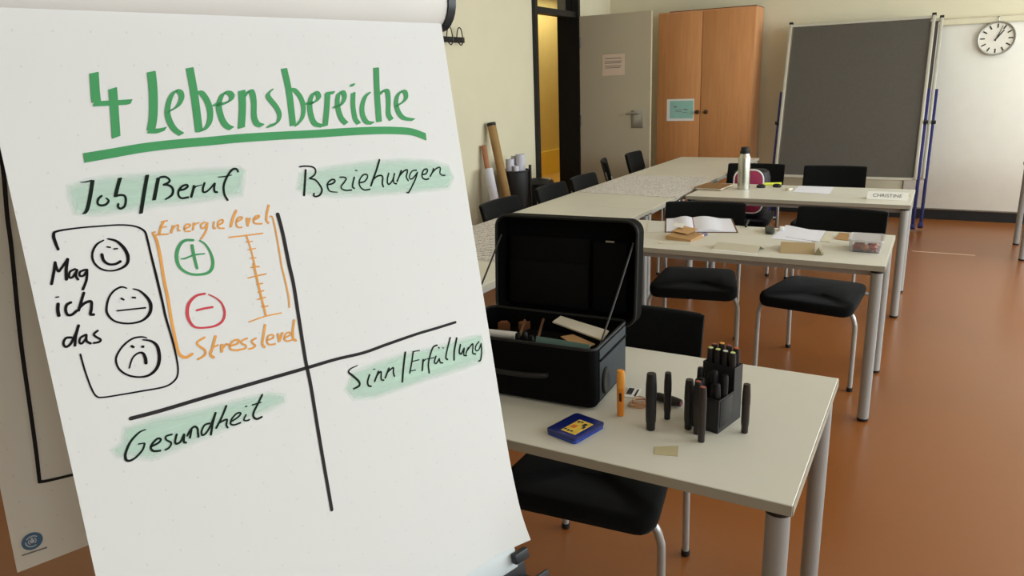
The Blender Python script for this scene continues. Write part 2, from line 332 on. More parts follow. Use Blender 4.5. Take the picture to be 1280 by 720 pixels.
# ------------------------------------------------------------------ tables
M_top = mat('pale_grey_laminate', (212, 209, 196), 0.42, var=0.02, vscale=3, spec=0.4)
M_edge = mat('grey_table_edge', (158, 151, 136), 0.5, var=0.02)
M_leg = mat('silver_leg_paint', (164, 164, 162), 0.38, metal=0.35, var=0.03)
TH = 0.73
def make_table(L, W, lab):
    # origin: floor below the front right corner; runs to -x and +y
    t = thing('table', lab, 'table')
    MB().box((-L / 2, W / 2, TH - 0.0125), (L, W, 0.025), bev=0.0015, seg=1).build('tabletop', M_top, t)
    e = MB(); e.box((-L / 2, -0.0008, TH - 0.0125), (L - 0.002, 0.0016, 0.0225)); e.box((-L / 2, W + 0.0008, TH - 0.0125), (L - 0.002, 0.0016, 0.0225)); e.box((0.0008, W / 2, TH - 0.0125), (0.0016, W - 0.002, 0.0225)); e.box((-L - 0.0008, W / 2, TH - 0.0125), (0.0016, W - 0.002, 0.0225)); e.build('edge_band', M_edge, t)
    a = MB()
    for y in (0.065, W - 0.065): a.box((-L / 2, y, TH - 0.042), (L - 0.11, 0.020, 0.032))
    for x in (-0.055, -L + 0.055): a.box((x, W / 2, TH - 0.042), (0.020, W - 0.13, 0.032))
    a.build('apron_frame', M_leg, t)
    for x in (-0.030, -L + 0.030):
        for y in (0.030, W - 0.030):
            l = MB().lathe([(0.024, 0.012), (0.024, TH - 0.036)], 20, Matrix.Translation((x, y, 0))).build('leg', M_leg, t)
            MB().lathe([(0.026, TH - 0.036), (0.026, TH - 0.0255)], 20, Matrix.Translation((x, y, 0))).build('collar', M_black, l)
            MB().lathe([(0.018, 0.0), (0.024, 0.004), (0.0245, 0.014)], 20, Matrix.Translation((x, y, 0))).build('glide', M_black, l)
    return t
tb = make_table(1.4, 0.70, 'pale grey table in front holding the open black case'); tb.location = (-0.175, 1.34, 0)
def place(src, lab, loc, rz=0.0, group=None):
    o = copy_tree(src); o.location = loc; o.rotation_euler = (0, 0, rz); o['label'] = lab
    if group: o['group'] = group
    return o
place(tb, 'pale grey middle table holding the open notebook and clear food box', (-0.150, 3.40, 0))
place(tb, 'pale grey table at the back holding the steel flask', (-0.119, 5.075, 0))
tc_ = make_table(0.79, 1.60, 'pale grey end table of the long column, nearest the cabinet'); tc_.location = (-1.562, 6.07, 0)
place(tc_, 'column table beside the left chairs, between the two large paper sheets', (-1.562, 4.465, 0))
place(tc_, 'column table under the written paper, just behind the open black case', (-1.562, 2.86, 0))
place(tc_, 'column table nearest the flip chart, mostly hidden behind its paper', (-1.585, 1.255, 0))
place(tb, 'table at the right edge, only one leg in the picture', (2.04, 7.07, 0))

# ------------------------------------------------------------------ chairs
M_fab = mat('black_upholstery', (13, 14, 14), 0.9, var=0.12, vscale=30, bump=0.35, bscale=500, spec=0.14, sheen=0.05)
M_tube = mat('chair_tube_silver', (176, 176, 174), 0.32, metal=0.45, var=0.03)
def chair_seat():
    def outline(grow, z):
        pts = []
        for x, y in rrect(0.235, 0.225, 0.055, 5):
            k = 1.0 - 0.17 * (y + 0.225) / 0.45                       # narrower towards the back
            g = 1.0 + grow
            dip = -0.020 * max(0.0, (-y - 0.12) / 0.105) ** 2          # rolled front edge
            pts.append((x * k * g, y * (1 + grow) - 0.035, z + dip))
        return pts
    m = MB(); R = [outline(-0.10, 0.405), outline(-0.02, 0.408), outline(0.0, 0.422), outline(0.0, 0.442), outline(-0.02, 0.454), outline(-0.09, 0.459), outline(-0.4, 0.455), outline(-0.8, 0.452)]
    return m.loft(R)
def chair_back():
    m = MB(); nu, n = 28, 0
    def P(u, v, side):
        x = (u - 0.5) * 0.46; z = 0.615 + 0.20 * v
        yb = 0.325 + 0.055 * v - 0.035 * (2 * (u - 0.5)) ** 2
        return x, yb, z
    rings = []
    for i in range(nu + 1):
        u = i / nu; x, y0_, _ = P(u, 0, 0); e = min(1.0, math.sqrt(max(0.0, 1 - (max(0, abs(2 * u - 1) - 0.93) / 0.07) ** 2)) + 0.45)
        ring = []
        for sy, sz in rrect(0.016, 0.102, 0.0155, 4):
            v = 0.5 + (sz * (0.93 + 0.07 * e)) / 0.204; _, yv, zv = P(u, v, 0)
            ring.append((x, yv + sy * (0.45 + 0.55 * e), zv))
        rings.append(ring)
    return m.loft(rings)
def make_chair(lab):
    c = thing('chair', lab, 'chair')
    chair_seat().build('seat', M_fab, c, angle=60); chair_back().build('backrest', M_fab, c, angle=60)
    for s in (-1, 1):
        l = MB().tube([(s * 0.238, -0.205, 0.008), (s * 0.237, -0.204, 0.30), (s * 0.232, -0.203, 0.355), (s * 0.214, -0.201, 0.392), (s * 0.180, -0.198, 0.398), (s * 0.10, -0.196, 0.398)], 0.0115, 12, smooth=5).build('leg', M_tube, c)
        MB().lathe([(0.012, 0.0), (0.0145, 0.003), (0.0145, 0.02)], 14, Matrix.Translation((s * 0.238, -0.205, 0))).build('glide', M_black, l)
        l = MB().tube([(s * 0.212, 0.255, 0.008), (s * 0.212, 0.235, 0.40), (s * 0.212, 0.238, 0.50), (s * 0.208, 0.275, 0.60), (s * 0.205, 0.318, 0.66), (s * 0.205, 0.338, 0.72)], 0.0115, 12, smooth=5).build('leg', M_tube, c)
        MB().lathe([(0.012, 0.0), (0.0145, 0.003), (0.0145, 0.02)], 14, Matrix.Translation((s * 0.212, 0.255, 0))).build('glide', M_black, l)
    f = MB()
    for s in (-1, 1): f.tube([(s * 0.165, -0.20, 0.3965), (s * 0.150, 0.17, 0.3965), (s * 0.206, 0.236, 0.385)], 0.008, 10, smooth=3)
    f.tube([(-0.206, 0.240, 0.385), (0.206, 0.240, 0.385)], 0.008, 10); f.tube([(-0.17, -0.197, 0.3965), (0.17, -0.197, 0.3965)], 0.008, 10)
    f.build('seat_frame', M_tube, c)
    return c
R_ = math.radians; GC = 'black upholstered chairs around the tables'
ch = make_chair('black chair pushed under the front table with the open case'); ch['group'] = GC; ch.location = (-0.786, 1.832, 0); ch.rotation_euler = (0, 0, R_(5))
place(ch, 'black chair under the middle table, by the clear food box', (-0.475, 3.985, 0), R_(-8))
place(ch, 'black chair under the middle table, behind the open notebook', (-1.115, 3.985, 0), R_(10))
place(ch, 'black chair in front of the grey pin board, behind the white sheet', (-0.70, 6.02, 0), R_(1))
place(ch, 'black chair with the pink bag on its seat', (-1.322, 6.06, 0), 0.0)
place(ch, 'black chair at the written paper sheet, nearest the flip chart', (-2.085, 4.04, 0), R_(90))
place(ch, 'black chair in front of the two waste bins', (-2.085, 4.775, 0), R_(90))
place(ch, 'black chair in front of the dark door post', (-2.085, 5.34, 0), R_(90))
place(ch, 'black chair turned edge-on in front of the grey door', (-2.40, 6.62, 0), R_(113))
place(ch, 'black chair below the door handle, farthest along the column', (-2.37, 7.22, 0), R_(92))
INK = {
'title': [[[-5677,714,-5714,938,-5729,1056],7,48,-10],[[-5756,1085,-5546,1084,-5380,1080,-5323,1074],[7,7,8,2],17,-25],[[-5507,910,-5541,1137,-5600,1503],7,46,-13],[[-4998,711,-5031,960,-5098,1258,-5163,1435],8,49,-9],[[-5192,1457,-5087,1464,-4984,1443],[8,8,2],21,-23],[[-4883,1219,-4770,1163,-4693,1064,-4689,982,-4744,960,-4814,1018,-4877,1128,-4916,1248,-4908,1370,-4869,1464,-4802,1525],8,31,-13],[[-4494,668,-4512,1019,-4559,1500],8,45,-7],[[-4503,994,-4418,991,-4360,1108,-4351,1256,-4399,1401,-4490,1490,-4566,1500],8,35,-11],[[-4264,1159,-4166,1159,-4047,1121,-4000,1059,-4033,1008,-4112,1016,-4189,1115,-4220,1220,-4210,1370,-4169,1458,-4111,1494],9,34,-16],[[-3842,991,-3884,1215,-3964,1493],9,45,-9],[[-3834,1076,-3774,1013,-3703,1004,-3698,1136,-3744,1353,-3725,1453,-3662,1486],9,36,-16],[[-3399,996,-3460,1045,-3461,1101,-3378,1239,-3355,1352,-3417,1461,-3559,1502],9,28,-17],[[-3128,693,-3125,1000,-3154,1317,-3177,1510],[9,9,9,10],41,-5],[[-3110,990,-3027,1008,-2955,1132,-2951,1282,-3008,1417,-3120,1514],[9,10,10,10,10,10],29,-12],[[-2881,1200,-2763,1198,-2664,1132,-2674,1061,-2740,1064,-2817,1172,-2849,1310,-2843,1450,-2800,1522,-2701,1552],10,35,-15],[[-2494,1067,-2556,1277,-2650,1550],10,39,-8],[[-2527,1073,-2389,1062],8,20,-16],[[-2421,1276,-2306,1255,-2217,1149,-2224,1062,-2300,1079,-2354,1191,-2368,1310,-2347,1455,-2284,1538],10,34,-16],[[-2044,1083,-2092,1275,-2101,1469,-2058,1552],[10,10,10,11],34,-10],[[-2055,962,-2001,951],10,17,-12],[[-1761,1093,-1842,1151,-1925,1282,-1951,1428,-1905,1541,-1808,1564],11,35,-13],[[-1523,703,-1605,1123,-1669,1543],11,43,-3],[[-1564,1124,-1480,1065,-1398,1075,-1413,1230,-1461,1429,-1429,1527],11,37,-14],[[-1256,1308,-1143,1267,-1052,1194,-1048,1097,-1131,1089,-1221,1162,-1273,1287,-1253,1427,-1172,1521,-989,1558],[11,11,11,11,11,11,11,11,11,6],35,-14]],
'underline': [[[-6015,1730,-5701,1702,-5322,1666,-4928,1650,-4470,1647,-4016,1640,-3413,1648,-2897,1661,-2346,1668,-1789,1683,-1343,1715,-1044,1761,-798,1856],[5,5,5,5,5,6,6,6,7,7,7,7,8],-5,53]],
'job': [[[-6123,2015,-6065,2019,-5994,2008],[4,8,9],0,0],[[-5984,2011,-6049,2188,-6119,2348,-6164,2397],[5,5,5,4],18,0],[[-5928,2209,-5971,2242,-5990,2295,-5959,2323,-5902,2318,-5861,2279,-5880,2243],[13,14,13,15,14,13,9],0,0],[[-5669,2016,-5726,2128,-5771,2229],5,18,0],[[-5775,2232,-5716,2225,-5669,2239,-5664,2294,-5696,2368,-5749,2392,-5772,2366,-5762,2333],14,0,0],[[-5344,2015,-5431,2232,-5526,2483],[6,6,5],18,0],[[-5217,2065,-5288,2233,-5332,2337],6,18,0],[[-5191,2059,-5126,2060,-5085,2103,-5104,2136,-5169,2159],14,0,0],[[-5169,2159,-5097,2180,-5070,2236,-5100,2303,-5191,2348],[11,15,16,15,10],0,0],[[-4987,2253,-4928,2248,-4875,2219,-4883,2194,-4942,2205,-5000,2257,-5016,2314,-4988,2359,-4901,2359],14,0,0],[[-4793,2222,-4818,2279,-4859,2356],16,0,0],[[-4809,2266,-4778,2234,-4741,2226,-4685,2217],[12,11,7,5],0,0],[[-4644,2198,-4680,2260,-4688,2313,-4647,2316,-4591,2283,-4515,2221],[14,15,15,12,11,12],0,0],[[-4509,2222,-4532,2278,-4534,2329,-4505,2339],15,0,0],[[-4152,2093,-4164,2058,-4214,2055,-4275,2099,-4343,2177,-4396,2270,-4411,2379,-4386,2462],15,0,0],[[-4444,2139,-4360,2141,-4251,2132],[7,9,6],0,0]],
'bez': [[[-3127,2182,-3183,2368,-3237,2542],17,0,0],[[-3209,2122,-3119,2122,-3009,2144,-2965,2191,-2994,2261,-3092,2309],12,0,0],[[-3092,2309,-3003,2342,-2945,2432,-2929,2505,-2977,2570,-3047,2588,-3084,2568,-3069,2540],[13,13,14,14,14,13,13,13],0,0],[[-2826,2434,-2744,2431,-2683,2403,-2690,2372,-2744,2372,-2807,2412,-2825,2470,-2797,2539,-2675,2568],[12,13,13,13,13,12,12,11,6],0,0],[[-2582,2348,-2508,2356,-2479,2384,-2526,2433,-2591,2486,-2587,2528,-2527,2558,-2429,2566],[11,12,12,12,11,11,12,12],0,0],[[-2330,2376,-2376,2462,-2395,2521,-2370,2546],13,0,0],[[-2284,2272,-2258,2281],9,0,0],[[-2253,2471,-2164,2462,-2096,2408,-2093,2361,-2153,2355,-2227,2406,-2265,2475,-2253,2544,-2195,2592,-2094,2595],12,0,0],[[-1807,2153,-1892,2293,-2005,2456,-2059,2539],16,0,0],[[-2005,2456,-1920,2409,-1836,2402,-1811,2440,-1840,2525,-1834,2582],[13,13,14,14,14,14],0,0],[[-1680,2381,-1730,2474,-1739,2547,-1698,2552,-1621,2486,-1572,2400],12,0,0],[[-1572,2400,-1613,2487,-1617,2548,-1575,2566],[12,12,12,13],0,0],[[-1429,2367,-1488,2450,-1551,2530],14,0,0],[[-1488,2450,-1394,2386,-1313,2363,-1315,2404,-1353,2478,-1329,2543],13,0,0],[[-1124,2392,-1205,2393,-1271,2448,-1294,2508,-1253,2525,-1179,2484,-1112,2429],[12,11,11,11,11,11,12],0,0],[[-1112,2429,-1172,2524,-1263,2631,-1364,2733,-1398,2732],13,0,0],[[-1022,2475,-946,2470,-897,2422,-911,2392,-978,2407,-1027,2475,-1025,2534,-969,2564,-910,2560],13,0,0],[[-763,2403,-813,2471,-864,2523],13,0,0],[[-813,2471,-714,2411,-637,2392,-617,2418,-645,2489,-607,2531,-544,2540],12,0,0]],
'box': [[[-6528,2771,-6539,2682,-6538,2603,-6497,2561,-6286,2556,-6017,2572,-5788,2593,-5627,2637,-5535,2713,-5524,2818,-5524,3026,-5522,3330,-5523,3655,-5527,3847,-5514,4154,-5518,4459,-5547,4608,-5610,4683,-5743,4720,-6020,4691,-6270,4660,-6446,4634,-6517,4600,-6550,4489,-6570,4264,-6575,4054],[16,18,18,13,10,10,10,11,13,14,14,16,15,15,13,11,11,11,11,11,10,10,10,10,10,11],0,0]],
'smile': [[[-6024,2748,-6115,2790,-6182,2887,-6189,2993,-6132,3086,-6027,3134,-5908,3126,-5827,3081,-5797,2994,-5816,2889,-5882,2785,-5972,2739],[8,13,13,13,12,10,14,17,21,21,16,10],0,0],[[-6002,2836,-5971,2847],10,0,0],[[-5932,2874,-5896,2876],10,0,0],[[-6082,2919,-6078,2993,-6033,3047,-5961,3061,-5897,3040],[19,17,15,15,17],0,0]],
'neutral': [[[-5898,3382,-5959,3354,-6051,3386,-6126,3461,-6177,3578,-6178,3658,-6131,3743,-6042,3798,-5929,3827,-5806,3820,-5707,3753,-5669,3648,-5692,3547,-5757,3448,-5826,3405],[7,12,12,12,14,14,12,12,12,14,20,22,18,12,7],0,0],[[-5986,3494,-5965,3514],12,0,0],[[-5858,3510,-5829,3520],12,0,0],[[-6064,3634,-5907,3652,-5741,3672],[10,10,11],0,0]],
'sad': [[[-5809,4050,-5869,4021,-5972,4017,-6087,4070,-6179,4157,-6216,4240,-6201,4352,-6121,4451,-5997,4512,-5880,4519,-5777,4458,-5719,4343,-5710,4192,-5765,4104,-5858,4062],[7,11,12,12,12,12,12,12,12,16,20,22,20,14,9],0,0],[[-6001,4107,-5987,4122],16,0,0],[[-5883,4145,-5875,4149],16,0,0],[[-6089,4366,-6026,4256,-5947,4212,-5895,4230,-5882,4297,-5888,4358],[9,10,12,16,21,21],0,0]],
'mag': [[[-6592,2920,-6631,3031,-6683,3161],16,0,0],[[-6593,2925,-6585,3028,-6539,2993,-6458,2907],[14,14,14,15],0,0],[[-6458,2907,-6498,3023,-6521,3138],18,0,0],[[-6406,3036,-6466,3059,-6487,3119,-6453,3126,-6393,3058],13,0,0],[[-6389,3050,-6416,3115,-6403,3163],15,0,0],[[-6302,3065,-6361,3080,-6375,3124,-6336,3132,-6287,3079],13,0,0],[[-6282,3071,-6313,3185,-6377,3293],15,0,0],[[-6674,3325,-6647,3326],8,0,0],[[-6670,3409,-6688,3476,-6692,3542],19,0,0],[[-6537,3419,-6584,3438,-6609,3494,-6602,3554,-6558,3565,-6496,3530],16,0,0],[[-6377,3337,-6426,3430,-6477,3531],16,0,0],[[-6457,3498,-6393,3459,-6324,3457,-6339,3540,-6363,3603,-6332,3618],[16,17,17,17,17,17],0,0],[[-6625,3830,-6678,3823,-6717,3873,-6705,3924,-6650,3905,-6577,3812,-6516,3711],[15,14,14,14,15,15,15],0,0],[[-6519,3710,-6575,3830,-6606,3933],16,0,0],[[-6464,3836,-6526,3856,-6553,3905,-6530,3929,-6470,3876],13,0,0],[[-6463,3845,-6476,3911,-6442,3952],15,0,0],[[-6332,3821,-6381,3852,-6367,3887,-6325,3933,-6346,3960,-6405,3957],13,0,0]],
'orange': [[[-5382,2781,-5430,2787,-5443,2754,-5411,2745],11,0,0],[[-5428,2788,-5414,2880,-5419,3079,-5440,3372,-5447,3626,-5464,3857,-5474,4102,-5476,4313,-5447,4393,-5392,4425,-5313,4402],[18,18,18,18,18,18,18,18,19,19,19],0,0]],
'bracket': [[[-3834,2776,-3803,2781,-3791,2858,-3796,3117,-3819,3505],[9,10,12,12,11],0,0],[[-3820,3507,-3813,3730,-3816,3967,-3839,4111],12,0,0]],
'energie': [[[-5278,2629,-5331,2704,-5367,2784],15,0,0],[[-5304,2630,-5229,2623],9,0,0],[[-5326,2701,-5260,2698],8,0,0],[[-5368,2786,-5259,2796],10,0,0],[[-5175,2705,-5216,2786],13,0,0],[[-5199,2754,-5150,2709,-5106,2703,-5123,2767,-5100,2774],10,0,0],[[-5043,2763,-4976,2747,-4953,2720,-4993,2707,-5031,2738,-5036,2789,-4976,2806],[10,10,11,10,10,10,10],0,0],[[-4901,2707,-4933,2792],12,0,0],[[-4916,2743,-4865,2713,-4838,2714],9,0,0],[[-4755,2716,-4811,2739,-4816,2790,-4770,2784,-4728,2734],11,0,0],[[-4724,2732,-4768,2835,-4854,2927],12,0,0],[[-4636,2734,-4658,2808,-4636,2820],12,0,0],[[-4581,2781,-4518,2757,-4516,2718,-4566,2731,-4595,2779,-4584,2823,-4523,2838],11,0,0],[[-4301,2627,-4367,2720,-4420,2826],17,0,0],[[-4326,2776,-4248,2750,-4242,2722,-4292,2727,-4335,2787,-4330,2848,-4274,2864],11,0,0],[[-4172,2753,-4182,2852],15,0,0],[[-4182,2852,-4129,2759],13,0,0],[[-4075,2789,-3999,2762,-3990,2740,-4034,2740,-4083,2794,-4067,2839,-3977,2857],[11,12,12,12,11,11,12],0,0],[[-3813,2619,-3869,2730,-3894,2816,-3876,2861],16,0,0]],
'scale': [[[-4479,2970,-4247,2983,-3995,2993],10,0,0],[[-4232,3001,-4217,3134,-4209,3327,-4210,3448],11,0,0],[[-4259,3076,-4168,3079],8,0,0],[[-4252,3185,-4146,3185],8,0,0],[[-4248,3309,-4169,3315],8,0,0],[[-4257,3435,-4147,3447],8,0,0],[[-4221,3395,-4219,3587,-4218,3838,-4209,4147],15,0,0],[[-4270,3438,-4169,3439],[9,10],0,0],[[-4340,3572,-4205,3567,-4078,3567],[9,10,10],0,0],[[-4238,3685,-4157,3687],10,0,0],[[-4244,3797,-4165,3792],10,0,0],[[-4272,3893,-4163,3889],10,0,0],[[-4243,4010,-4152,4018],10,0,0],[[-4469,4174,-4220,4152,-3980,4161],[9,10,10],0,0]],
'stress': [[[-5108,4229,-5199,4259,-5215,4302,-5145,4389,-5151,4455,-5252,4491],[15,14,14,15,15,14],0,0],[[-4964,4253,-5041,4400,-5082,4471,-5050,4522],18,0,0],[[-5042,4391,-4958,4375],[11,12],0,0],[[-4907,4389,-4926,4471],20,0,0],[[-4909,4436,-4842,4391,-4829,4406],13,0,0],[[-4802,4431,-4694,4425,-4667,4384,-4721,4369,-4798,4415,-4796,4481,-4698,4519],[13,14,14,14,13,13,14],0,0],[[-4548,4390,-4629,4405,-4632,4443,-4587,4480,-4605,4519,-4700,4512],13,0,0],[[-4426,4421,-4492,4442,-4481,4479,-4455,4519,-4499,4542,-4554,4541],13,0,0],[[-4252,4273,-4312,4418,-4351,4520,-4330,4575],17,0,0],[[-4267,4488,-4178,4482,-4169,4439,-4234,4432,-4275,4496,-4259,4555,-4169,4573],12,0,0],[[-4095,4449,-4097,4549],18,0,0],[[-4097,4549,-4026,4447],16,0,0],[[-4009,4527,-3913,4502,-3915,4466,-3975,4470,-4017,4535,-3985,4579,-3910,4583],12,0,0],[[-3811,4313,-3863,4455,-3883,4566,-3851,4605],18,0,0]],
'plus': [[[-4964,2927,-5067,2914,-5146,2961,-5206,3057,-5226,3174,-5197,3271,-5114,3351,-4996,3390,-4871,3391,-4801,3338,-4769,3234,-4781,3107,-4823,3003,-4879,2947],[16,18,21,23,22,18,16,16,19,22,20,16,13,11],0,0],[[-4993,2997,-4999,3122,-4996,3302],[21,20,17],0,0],[[-5174,3141,-5120,3147,-4995,3123,-4859,3131],[6,12,12,9],0,0]],
'minus': [[[-4974,3657,-5090,3661,-5201,3736,-5253,3857,-5247,3975,-5195,4063,-5076,4102,-4928,4111,-4819,4064,-4770,3956,-4784,3832,-4844,3745,-4926,3678],[15,16,21,22,19,14,13,15,17,17,13,10,8],0,0],[[-5122,3851,-5018,3849,-4915,3856],[14,15,15],0,0]],
'vaxis': [[[-3709,2762,-3696,3042,-3703,3494,-3700,3793,-3731,4287,-3770,4924,-3775,5316,-3823,6181,-3870,7224],[28,27,28,27,27,27,27,27,26],0,0]],
'haxis': [[[-6211,4987,-5860,5005,-5346,5011,-4561,5025,-3755,5043,-3284,5051,-2796,5083,-2373,5068,-1770,5053,-1349,5058,-925,5059],[25,25,25,26,26,24,24,24,23,23,22],0,0]],
'ges': [[[-6077,5180,-6160,5191,-6276,5267,-6359,5380,-6377,5459,-6345,5495,-6270,5484,-6170,5419,-6128,5349],[7,12,15,16,17,15,13,13,12],0,0],[[-6196,5329,-6131,5341],9,0,0],[[-6059,5412,-5968,5396,-5933,5363,-5971,5341,-6045,5384,-6071,5432,-6047,5478,-5972,5502],14,0,0],[[-5792,5348,-5863,5347,-5872,5390,-5823,5450,-5857,5500,-5908,5513],12,0,0],[[-5734,5368,-5773,5451,-5762,5485,-5708,5475,-5647,5400],14,0,0],[[-5645,5405,-5670,5489,-5647,5512],14,0,0],[[-5539,5362,-5584,5466],14,0,0],[[-5611,5429,-5550,5365,-5495,5345,-5466,5382,-5472,5436,-5478,5493],14,0,0],[[-5304,5367,-5368,5369,-5423,5435,-5428,5486,-5383,5484,-5306,5414,-5194,5258],13,0,0],[[-5194,5258,-5260,5380,-5316,5520],15,0,0],[[-5036,5214,-5133,5348,-5229,5457],[15,14,14],0,0],[[-5161,5402,-5093,5390,-5067,5400,-5091,5464,-5082,5503],13,0,0],[[-5015,5440,-4910,5412,-4866,5372,-4923,5359,-5009,5416,-5029,5473,-4981,5500,-4900,5499],12,0,0],[[-4802,5419,-4845,5477,-4802,5501,-4771,5498],12,0,0],[[-4782,5304,-4764,5307],9,0,0],[[-4517,5221,-4603,5321,-4690,5422,-4704,5482,-4664,5526,-4593,5520],15,0,0],[[-4685,5314,-4559,5316],10,0,0]],
'sinn': [[[-2950,5246,-3079,5262,-3123,5302,-3067,5378,-2987,5491,-2993,5558,-3100,5577],[7,11,16,18,18,17,13],0,0],[[-2779,5450,-2835,5538,-2835,5607,-2795,5630],15,0,0],[[-2697,5382,-2661,5390],8,0,0],[[-2611,5445,-2711,5573],15,0,0],[[-2656,5501,-2566,5459,-2590,5577,-2548,5606],13,0,0],[[-2410,5450,-2512,5578],15,0,0],[[-2456,5506,-2333,5463,-2345,5539,-2340,5602],[13,14,14,14],0,0],[[-2049,5288,-2137,5507,-2214,5734],18,0,0],[[-1898,5326,-1962,5475,-2040,5636],14,0,0],[[-1901,5313,-1769,5332],9,0,0],[[-1958,5467,-1815,5479],9,0,0],[[-2023,5610,-1922,5623],9,0,0],[[-1733,5501,-1792,5667],17,0,0],[[-1740,5530,-1686,5506],11,0,0],[[-1401,5341,-1485,5353,-1576,5464,-1647,5600,-1666,5748],15,0,0],[[-1657,5510,-1510,5528],9,0,0],[[-1465,5516,-1519,5599,-1489,5634,-1416,5583],13,0,0],[[-1410,5575,-1402,5641,-1359,5664],13,0,0],[[-1373,5389,-1369,5399],13,0,0],[[-1289,5417,-1281,5421],11,0,0],[[-1098,5290,-1221,5492,-1269,5600,-1242,5635],15,0,0],[[-963,5334,-1066,5535,-1106,5681],[18,17,17],0,0],[[-911,5465,-965,5581,-931,5623,-849,5547],16,0,0],[[-845,5551,-880,5656,-824,5684],14,0,0],[[-755,5561,-832,5651],14,0,0],[[-801,5609,-657,5524,-641,5552,-678,5676,-621,5713],14,0,0],[[-491,5523,-581,5578,-599,5652,-532,5661,-455,5570],12,0,0],[[-451,5571,-481,5734,-532,5845,-575,5855],14,0,0]],
}
MINT = {"job":[-6297,2016,-6068,1964,-5838,1940,-5369,1960,-4865,1970,-4100,2004,-4012,2080,-4069,2277,-4146,2460,-4768,2477,-5284,2459,-5678,2475,-6047,2471,-6297,2404,-6322,2206],"bez":[-3257,2182,-2738,2139,-2162,2121,-1398,2147,-750,2228,-394,2359,-327,2604,-503,2808,-1224,2786,-2009,2738,-2723,2670,-3180,2586,-3372,2454],"ges":[-6330,5040,-5967,5039,-5369,5109,-4824,5151,-4419,5186,-4162,5304,-4173,5457,-4496,5517,-4915,5547,-5368,5579,-5796,5609,-6097,5613,-6483,5432,-6548,5272,-6408,5220],"sinn":[-3083,5274,-2608,5256,-2143,5254,-1664,5304,-1242,5335,-703,5348,-373,5390,-382,5743,-505,5930,-846,5934,-1295,5915,-1805,5886,-2294,5884,-2754,5870,-3169,5761,-3288,5543]}

# ------------------------------------------------------------------ flip chart
FO = Vector((-0.773383, 1.116508, 1.630588)); FU = Vector((0.277453, 0.960739, 0)); FV = Vector((0.198151, -0.057224, -0.9785)); FW = Vector((0.940083, -0.271488, 0.206248))
def at_page(u, v, w_=0.0): return FO + FU * u + FV * v + FW * w_
base = at_page(-0.345, 0.47, -0.16); base.z = 0
fc = thing('flip_chart', 'flip chart with a handwritten white sheet in front of the tables', 'flip chart', base)
def PG(u, v, w_=0.0): return at_page(u, v, w_) - base
MPG = Matrix.Translation(-base) @ Matrix((tuple(FU) + (0,), tuple(FV) + (0,), tuple(FW) + (0,), (0, 0, 0, 1))).transposed()
MPG = Matrix(((FU.x, FV.x, FW.x, FO.x - base.x), (FU.y, FV.y, FW.y, FO.y - base.y), (FU.z, FV.z, FW.z, FO.z - base.z), (0, 0, 0, 1)))
def page_mat(name, c, dots):
    m = bpy.data.materials.new(name); m.use_nodes = True; nt = m.node_tree; N = nt.nodes; L = nt.links; b = N['Principled BSDF']; b.inputs['Roughness'].default_value = 0.7; b.inputs['Specular IOR Level'].default_value = 0.25
    uv = N.new('ShaderNodeTexCoord'); sx = N.new('ShaderNodeSeparateXYZ'); L.new(uv.outputs['UV'], sx.inputs[0])
    def M(op, a, bb=None):
        n = N.new('ShaderNodeMath'); n.operation = op
        for i, v in enumerate((a, bb)):
            if v is None: continue
            if isinstance(v, (int, float)): n.inputs[i].default_value = v
            else: L.new(v, n.inputs[i])
        return n.outputs[0]
    dx = M('SUBTRACT', M('FRACT', M('MULTIPLY', sx.outputs[0], 1 / 0.0415)), 0.5); dy = M('SUBTRACT', M('FRACT', M('MULTIPLY', sx.outputs[1], 1 / 0.0415)), 0.5)
    d = M('LESS_THAN', M('ADD', M('MULTIPLY', dx, dx), M('MULTIPLY', dy, dy)), 0.0011)
    mx = N.new('ShaderNodeMixRGB'); mx.inputs['Color1'].default_value = lin(c) + (1,); mx.inputs['Color2'].default_value = lin(tuple(v * 0.90 for v in c)) + (1,)
    L.new(M('MULTIPLY', d, dots), mx.inputs['Fac']); L.new(mx.outputs['Color'], b.inputs['Base Color'])
    nz = N.new('ShaderNodeTexNoise'); nz.inputs['Scale'].default_value = 5; nz.inputs['Detail'].default_value = 2; L.new(uv.outputs['UV'], nz.inputs['Vector'])
    bp = N.new('ShaderNodeBump'); bp.inputs['Strength'].default_value = 0.35; bp.inputs['Distance'].default_value = 0.006; L.new(nz.outputs['Fac'], bp.inputs['Height']); L.new(bp.outputs['Normal'], b.inputs['Normal'])
    return m
M_page = page_mat('flipchart_paper', (223, 223, 222), 0.5)
def lerp_tab(T, x):
    for (a, b), (c, d) in zip(T, T[1:]):
        if x <= c: return b + (d - b) * (x - a) / (c - a)
    return T[-1][1]
RE = [(-0.1, 0.004), (0, 0.0), (0.302, -0.013), (0.638, -0.025), (0.80, -0.031), (0.877, -0.0325), (0.91, -0.030), (0.94, -0.0265)]
LE = [(-0.1, -0.677), (0.154, -0.684), (0.671, -0.700), (0.94, -0.709)]
def page_pt(a, b):
    v = -0.03 + 0.966 * b; ul, ur = lerp_tab(LE, v), lerp_tab(RE, v); u = ul + (ur - ul) * a
    curl = 0.014 * max(0.0, (a - 0.86) / 0.14) ** 2 * max(0.0, (v - 0.72) / 0.215) ** 2
    return u, v, curl
def sheet_uv(o, fn, nu, nv):
    uvl = o.data.uv_layers.new(name='UVMap'); vi = {}
    k = 0
    for i in range(nu + 1):
        for j in range(nv + 1): vi[k] = fn(i / nu, j / nv); k += 1
    for l in o.data.loops: uvl.data[l.index].uv = vi[l.vertex_index]
sheet = MB().grid(lambda a, b: PG(*page_pt(a, b)), 30, 40).build('paper_sheet', M_page, fc, label='white top sheet with handwritten headings and drawings')
